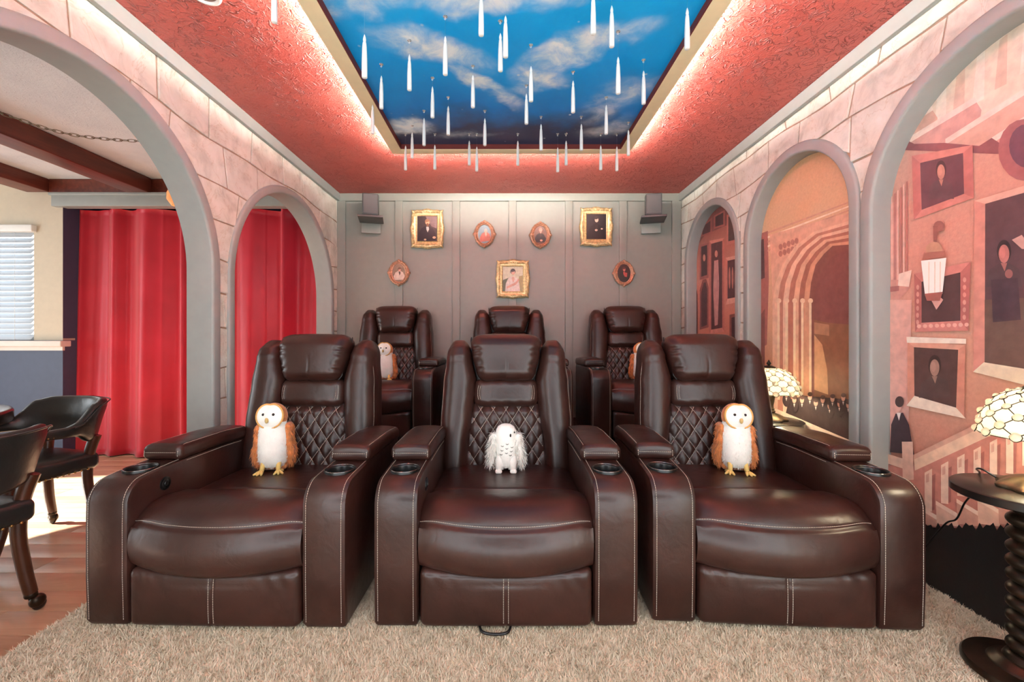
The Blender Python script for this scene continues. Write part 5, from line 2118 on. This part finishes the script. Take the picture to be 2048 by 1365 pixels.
# ================================================================== GAMES ROOM FURNITURE
def club_chair(first_label):
    t = thing('card_chair', first_label, 'chair')
    # seat
    def ws(x, y, z):
        return (x * (1 - 0.10 * sstep(0.0, 0.25, y)), y, z + (0.018 * max(0, 1 - (x / 0.26) ** 2) * max(0, 1 - (y / 0.26) ** 2) if z > 0 else 0))
    seat = MB().softbox((0, -0.01, 0.455), (0.50, 0.50, 0.10), 0.035, (8, 8, 3), ws).build('seat', VINYL, t)
    nails = MB()
    for i in range(60):
        a = 2 * PI * i / 60
        # rounded-square path
        ca, sa = math.cos(a), math.sin(a)
        k = 0.243 / max(abs(ca), abs(sa))
        k = min(k, 0.305)
        x, y = k * ca, k * sa
        nails.ball((x * (1 - 0.10 * sstep(0, 0.25, y)) * 1.02, y * 1.02 - 0.01, 0.415), 0.0062, 8, 5)
    tag(nails.build('nailheads', plain('brass_nail', srgb(176, 140, 86), 0.3, 0.9, var=0.1), seat), kind='stuff')
    # wrap-around back and arms
    ztop = [(0, 0.83), (42, 0.83), (54, 0.815), (76, 0.712), (84, 0.698), (128, 0.690)]
    zbot = [(0, 0.565), (50, 0.58), (74, 0.635), (128, 0.648)]
    thk = [(0, 0.062), (50, 0.066), (74, 0.052), (128, 0.048)]
    rs = []
    for d in np.linspace(-124, 124, 63):
        a = math.radians(d)
        ad = abs(d)
        zt, zb, th = table(ad, ztop), table(ad, zbot), table(ad, thk)
        if ad > 119:
            q = (ad - 119) / 5
            mid = (zt + zb) / 2
            zt, zb, th = mid + (zt - mid) * (1 - 0.5 * q), mid + (zb - mid) * (1 - 0.5 * q), th * (1 - 0.5 * q)
        ring = []
        m = 16
        for j in range(m):
            b = 2 * PI * j / m
            cb, sb = math.cos(b), math.sin(b)
            u = math.copysign(abs(cb) ** 0.7, cb)
            v = math.copysign(abs(sb) ** 0.55, sb)
            z = (zt + zb) / 2 + v * (zt - zb) / 2
            flare = 0.055 * sstep(0.60, 0.88, z)
            r = u * th / 2 + flare
            cxr, cyr = 0.285 + r, 0.275 + r
            yy = cyr * math.cos(a)
            if ad > 90:
                yy = -(ad - 90) / 34 * 0.20
                xx = math.copysign(cxr - 0.02 * (ad - 90) / 34, a)
            else:
                xx = cxr * math.sin(a)
            ring.append((xx, yy, z))
        rs.append(ring)
    back = fix_normals(MB().rings(rs).build('wrap_back', VINYL, t, sharp=70))
    nl = MB()
    for s in (-1, 1):
        for i in range(9):
            nl.ball((s * (0.308 - 0.012 * i / 8), -0.01 - 0.18 * i / 8, 0.655), 0.006, 8, 5)
    tag(nl.build('nailheads', MATS['brass_nail'], back), kind='stuff')
    # piping along the outer top edge
    pp = []
    for d in np.linspace(-80, 80, 41):
        a = math.radians(d)
        zt = table(abs(d), ztop)
        r = table(abs(d), thk) / 2 + 0.055 * sstep(0.60, 0.88, zt) + 0.001
        pp.append(((0.285 + r) * math.sin(a), (0.275 + r) * math.cos(a), zt - 0.012))
    MB().tube(pp, 0.004, 6).build('piping', VINYL, back)
    for sx in (-1, 1):
        for fr in (0, 1):
            if fr:
                path = [(sx * 0.262, -0.15, 0.652), (sx * 0.255, -0.165, 0.52), (sx * 0.250, -0.185, 0.36), (sx * 0.258, -0.215, 0.20), (sx * 0.275, -0.255, 0.085)]
            else:
                path = [(sx * 0.215, 0.215, 0.610), (sx * 0.195, 0.195, 0.50), (sx * 0.185, 0.19, 0.36), (sx * 0.195, 0.205, 0.20), (sx * 0.205, 0.225, 0.085)]
            pts = spline(path, 5)
            leg = MB().tube(pts, [0.031 - 0.008 * i / (len(pts) - 1) for i in range(len(pts))], 8).build('leg', STAINWOOD, t, sharp=50)
            e = pts[-1]
            cs = MB()
            cs.lathe([(0.020, -0.012), (0.023, -0.004), (0.022, 0.006), (0.019, 0.010)], (e.x, e.y, e.z - 0.006), 16)
            cs.ball((e.x - 0.016, e.y + (0.012 if not fr else -0.012), e.z - 0.042), (0.030, 0.024, 0.030), 14, 8)
            cs.tube([(e.x, e.y, e.z - 0.012), (e.x - 0.01, e.y, e.z - 0.045)], 0.012, 8)
            wl_ = MB().ball((e.x - 0.022, e.y + (0.012 if not fr else -0.012), 0.026), (0.026, 0.018, 0.026), 14, 8)
            cs.build('caster', DARKBRONZE, leg)
            wl_.build('caster_wheel', BLACKPL, leg)
    return t


c1 = club_chair('black vinyl card chair nearest the camera, its back turned, cut by the left edge')
c2 = copy_tree(c1)
c1.location = (-2.345, 1.70, ZW)
c1.rotation_euler = (0, 0, math.radians(-96))
c2.location = (-2.80, 2.48, ZW)
c2.rotation_euler = (0, 0, math.radians(-16))
c2['label'] = 'black vinyl card chair in front of the red curtain, facing the table'
for c in (c1, c2):
    c['group'] = 'card table chairs'

tb = thing('card_table', 'round dark card table with raised rim at the left edge', 'table', (-3.42, 2.10, ZW))
prof = [(q[0] - 0.045, q[1] - 0.01) for q in [(0.55, 0.735), (0.60, 0.735), (0.66, 0.722), (0.69, 0.728), (0.695, 0.74), (0.695, 0.785), (0.688, 0.796), (0.675, 0.80), (0.585, 0.80), (0.575, 0.796), (0.572, 0.778)]]
MB().lathe(prof, seg=96, cap=False).build('rim', plain('dark_table_wood', srgb(46, 40, 38), 0.2, var=0.15), tb, sharp=50)
MB().lathe([(0.525, 0.725), (0.530, 0.768), (0.001, 0.770)], seg=64).build('felt', plain('blue_felt', srgb(70, 110, 150), 0.9, var=0.05), tb, sharp=40)
MB().lathe([(0.001, 0.0), (0.30, 0.0), (0.30, 0.03), (0.18, 0.07), (0.09, 0.12), (0.08, 0.5), (0.12, 0.62), (0.30, 0.735)], seg=40).build('pedestal', STAINWOOD, tb, sharp=50)

# chandelier whose glass shades peep out beside the wide arch
SHG = N('amber_frosted_glass')
tr = SHG.n('ShaderNodeBsdfTranslucent')
tr.inputs[0].default_value = (1.0, 0.72, 0.42, 1)
ms = SHG.n('ShaderNodeMixShader')
ms.inputs[0].default_value = 0.5
SHG.l(SHG.ramp(SHG.noise(9.0, 3.0), [(0.35, srgb(238, 214, 186)), (0.62, srgb(226, 150, 90))]), SHG.b.inputs['Base Color'])
SHG.l(SHG.b.outputs[0], ms.inputs[1])
SHG.l(tr.outputs[0], ms.inputs[2])
SHG.l(ms.outputs[0], SHG.out.inputs['Surface'])
SHG = SHG.m
CHC = Vector((-2.19, 2.76, 2.34))
ch = thing('chandelier', 'hanging lamp with amber glass shades half hidden by the wide arch', 'chandelier', CHC)
MB().lathe([(0.012, -0.06), (0.028, -0.04), (0.032, -0.01), (0.020, 0.02), (0.010, 0.06), (0.008, ZC2 - CHC.z)], seg=20).build('stem', BRONZE, ch)
for tgt in (Vector((-2.365, 3.10, 2.133)), Vector((-2.055, 2.45, 2.315))):
    d = tgt - CHC
    MB().tube(spline([(0, 0, -0.02), (d.x * 0.5, d.y * 0.5, 0.03), (d.x, d.y, 0.06), (d.x, d.y, d.z + 0.10)], 6), 0.007, 8).build('arm', BRONZE, ch)
    b = MB()
    b.lathe([(0.020, 0.10), (0.046, 0.098), (0.046, 0.080), (0.036, 0.076)], d, 24)
    b.lathe([(0.036, 0.085), (0.060, 0.065), (0.085, 0.0), (0.086, -0.045), (0.060, -0.085), (0.056, -0.085), (0.080, -0.045), (0.080, 0.0), (0.055, 0.06), (0.033, 0.08)], d, 28, cap=False)
    b.build('glass_shade', SHG, ch, sharp=70)
    MB().ball((d.x, d.y, d.z - 0.01), (0.022, 0.022, 0.03), 12, 8).build('bulb', BULB, ch)

# swag chain
chn = thing('swag_chain', 'slack dark chain swagging to the hanging lamp', 'chain', (-2.9, 2.3, 2.3))
org = Vector((-2.9, 2.3, 2.3))
path = spline([(-3.40, 2.00, 2.62), (-3.05, 2.17, 2.40), at(0, 226, 2.30), at(110, 262, 2.45), at(190, 276, 2.57), at(282, 282, 2.70), (-2.22, 2.75, 2.39)], 30)
cum = 0.0
last = path[0]
lk = 0
acc = 0.0
for p_ in path[1:]:
    acc += (p_ - last).length
    if acc >= 0.030:
        tdir = (p_ - last).normalized()
        up = Vector((0, 0, 1))
        sd = tdir.cross(up).normalized()
        nu = sd if lk % 2 else tdir.cross(sd).normalized()
        pts = []
        for q in range(12):
            a = 2 * PI * q / 12
            pts.append(p_ - org + tdir * (0.019 * math.cos(a) + 0.004 * math.copysign(1, math.cos(a))) + nu * 0.0085 * math.sin(a))
        MB().tube(pts, 0.0019, 5, closed=True).build('link', BRONZE, chn)
        lk += 1
        acc = 0.0
    last = p_
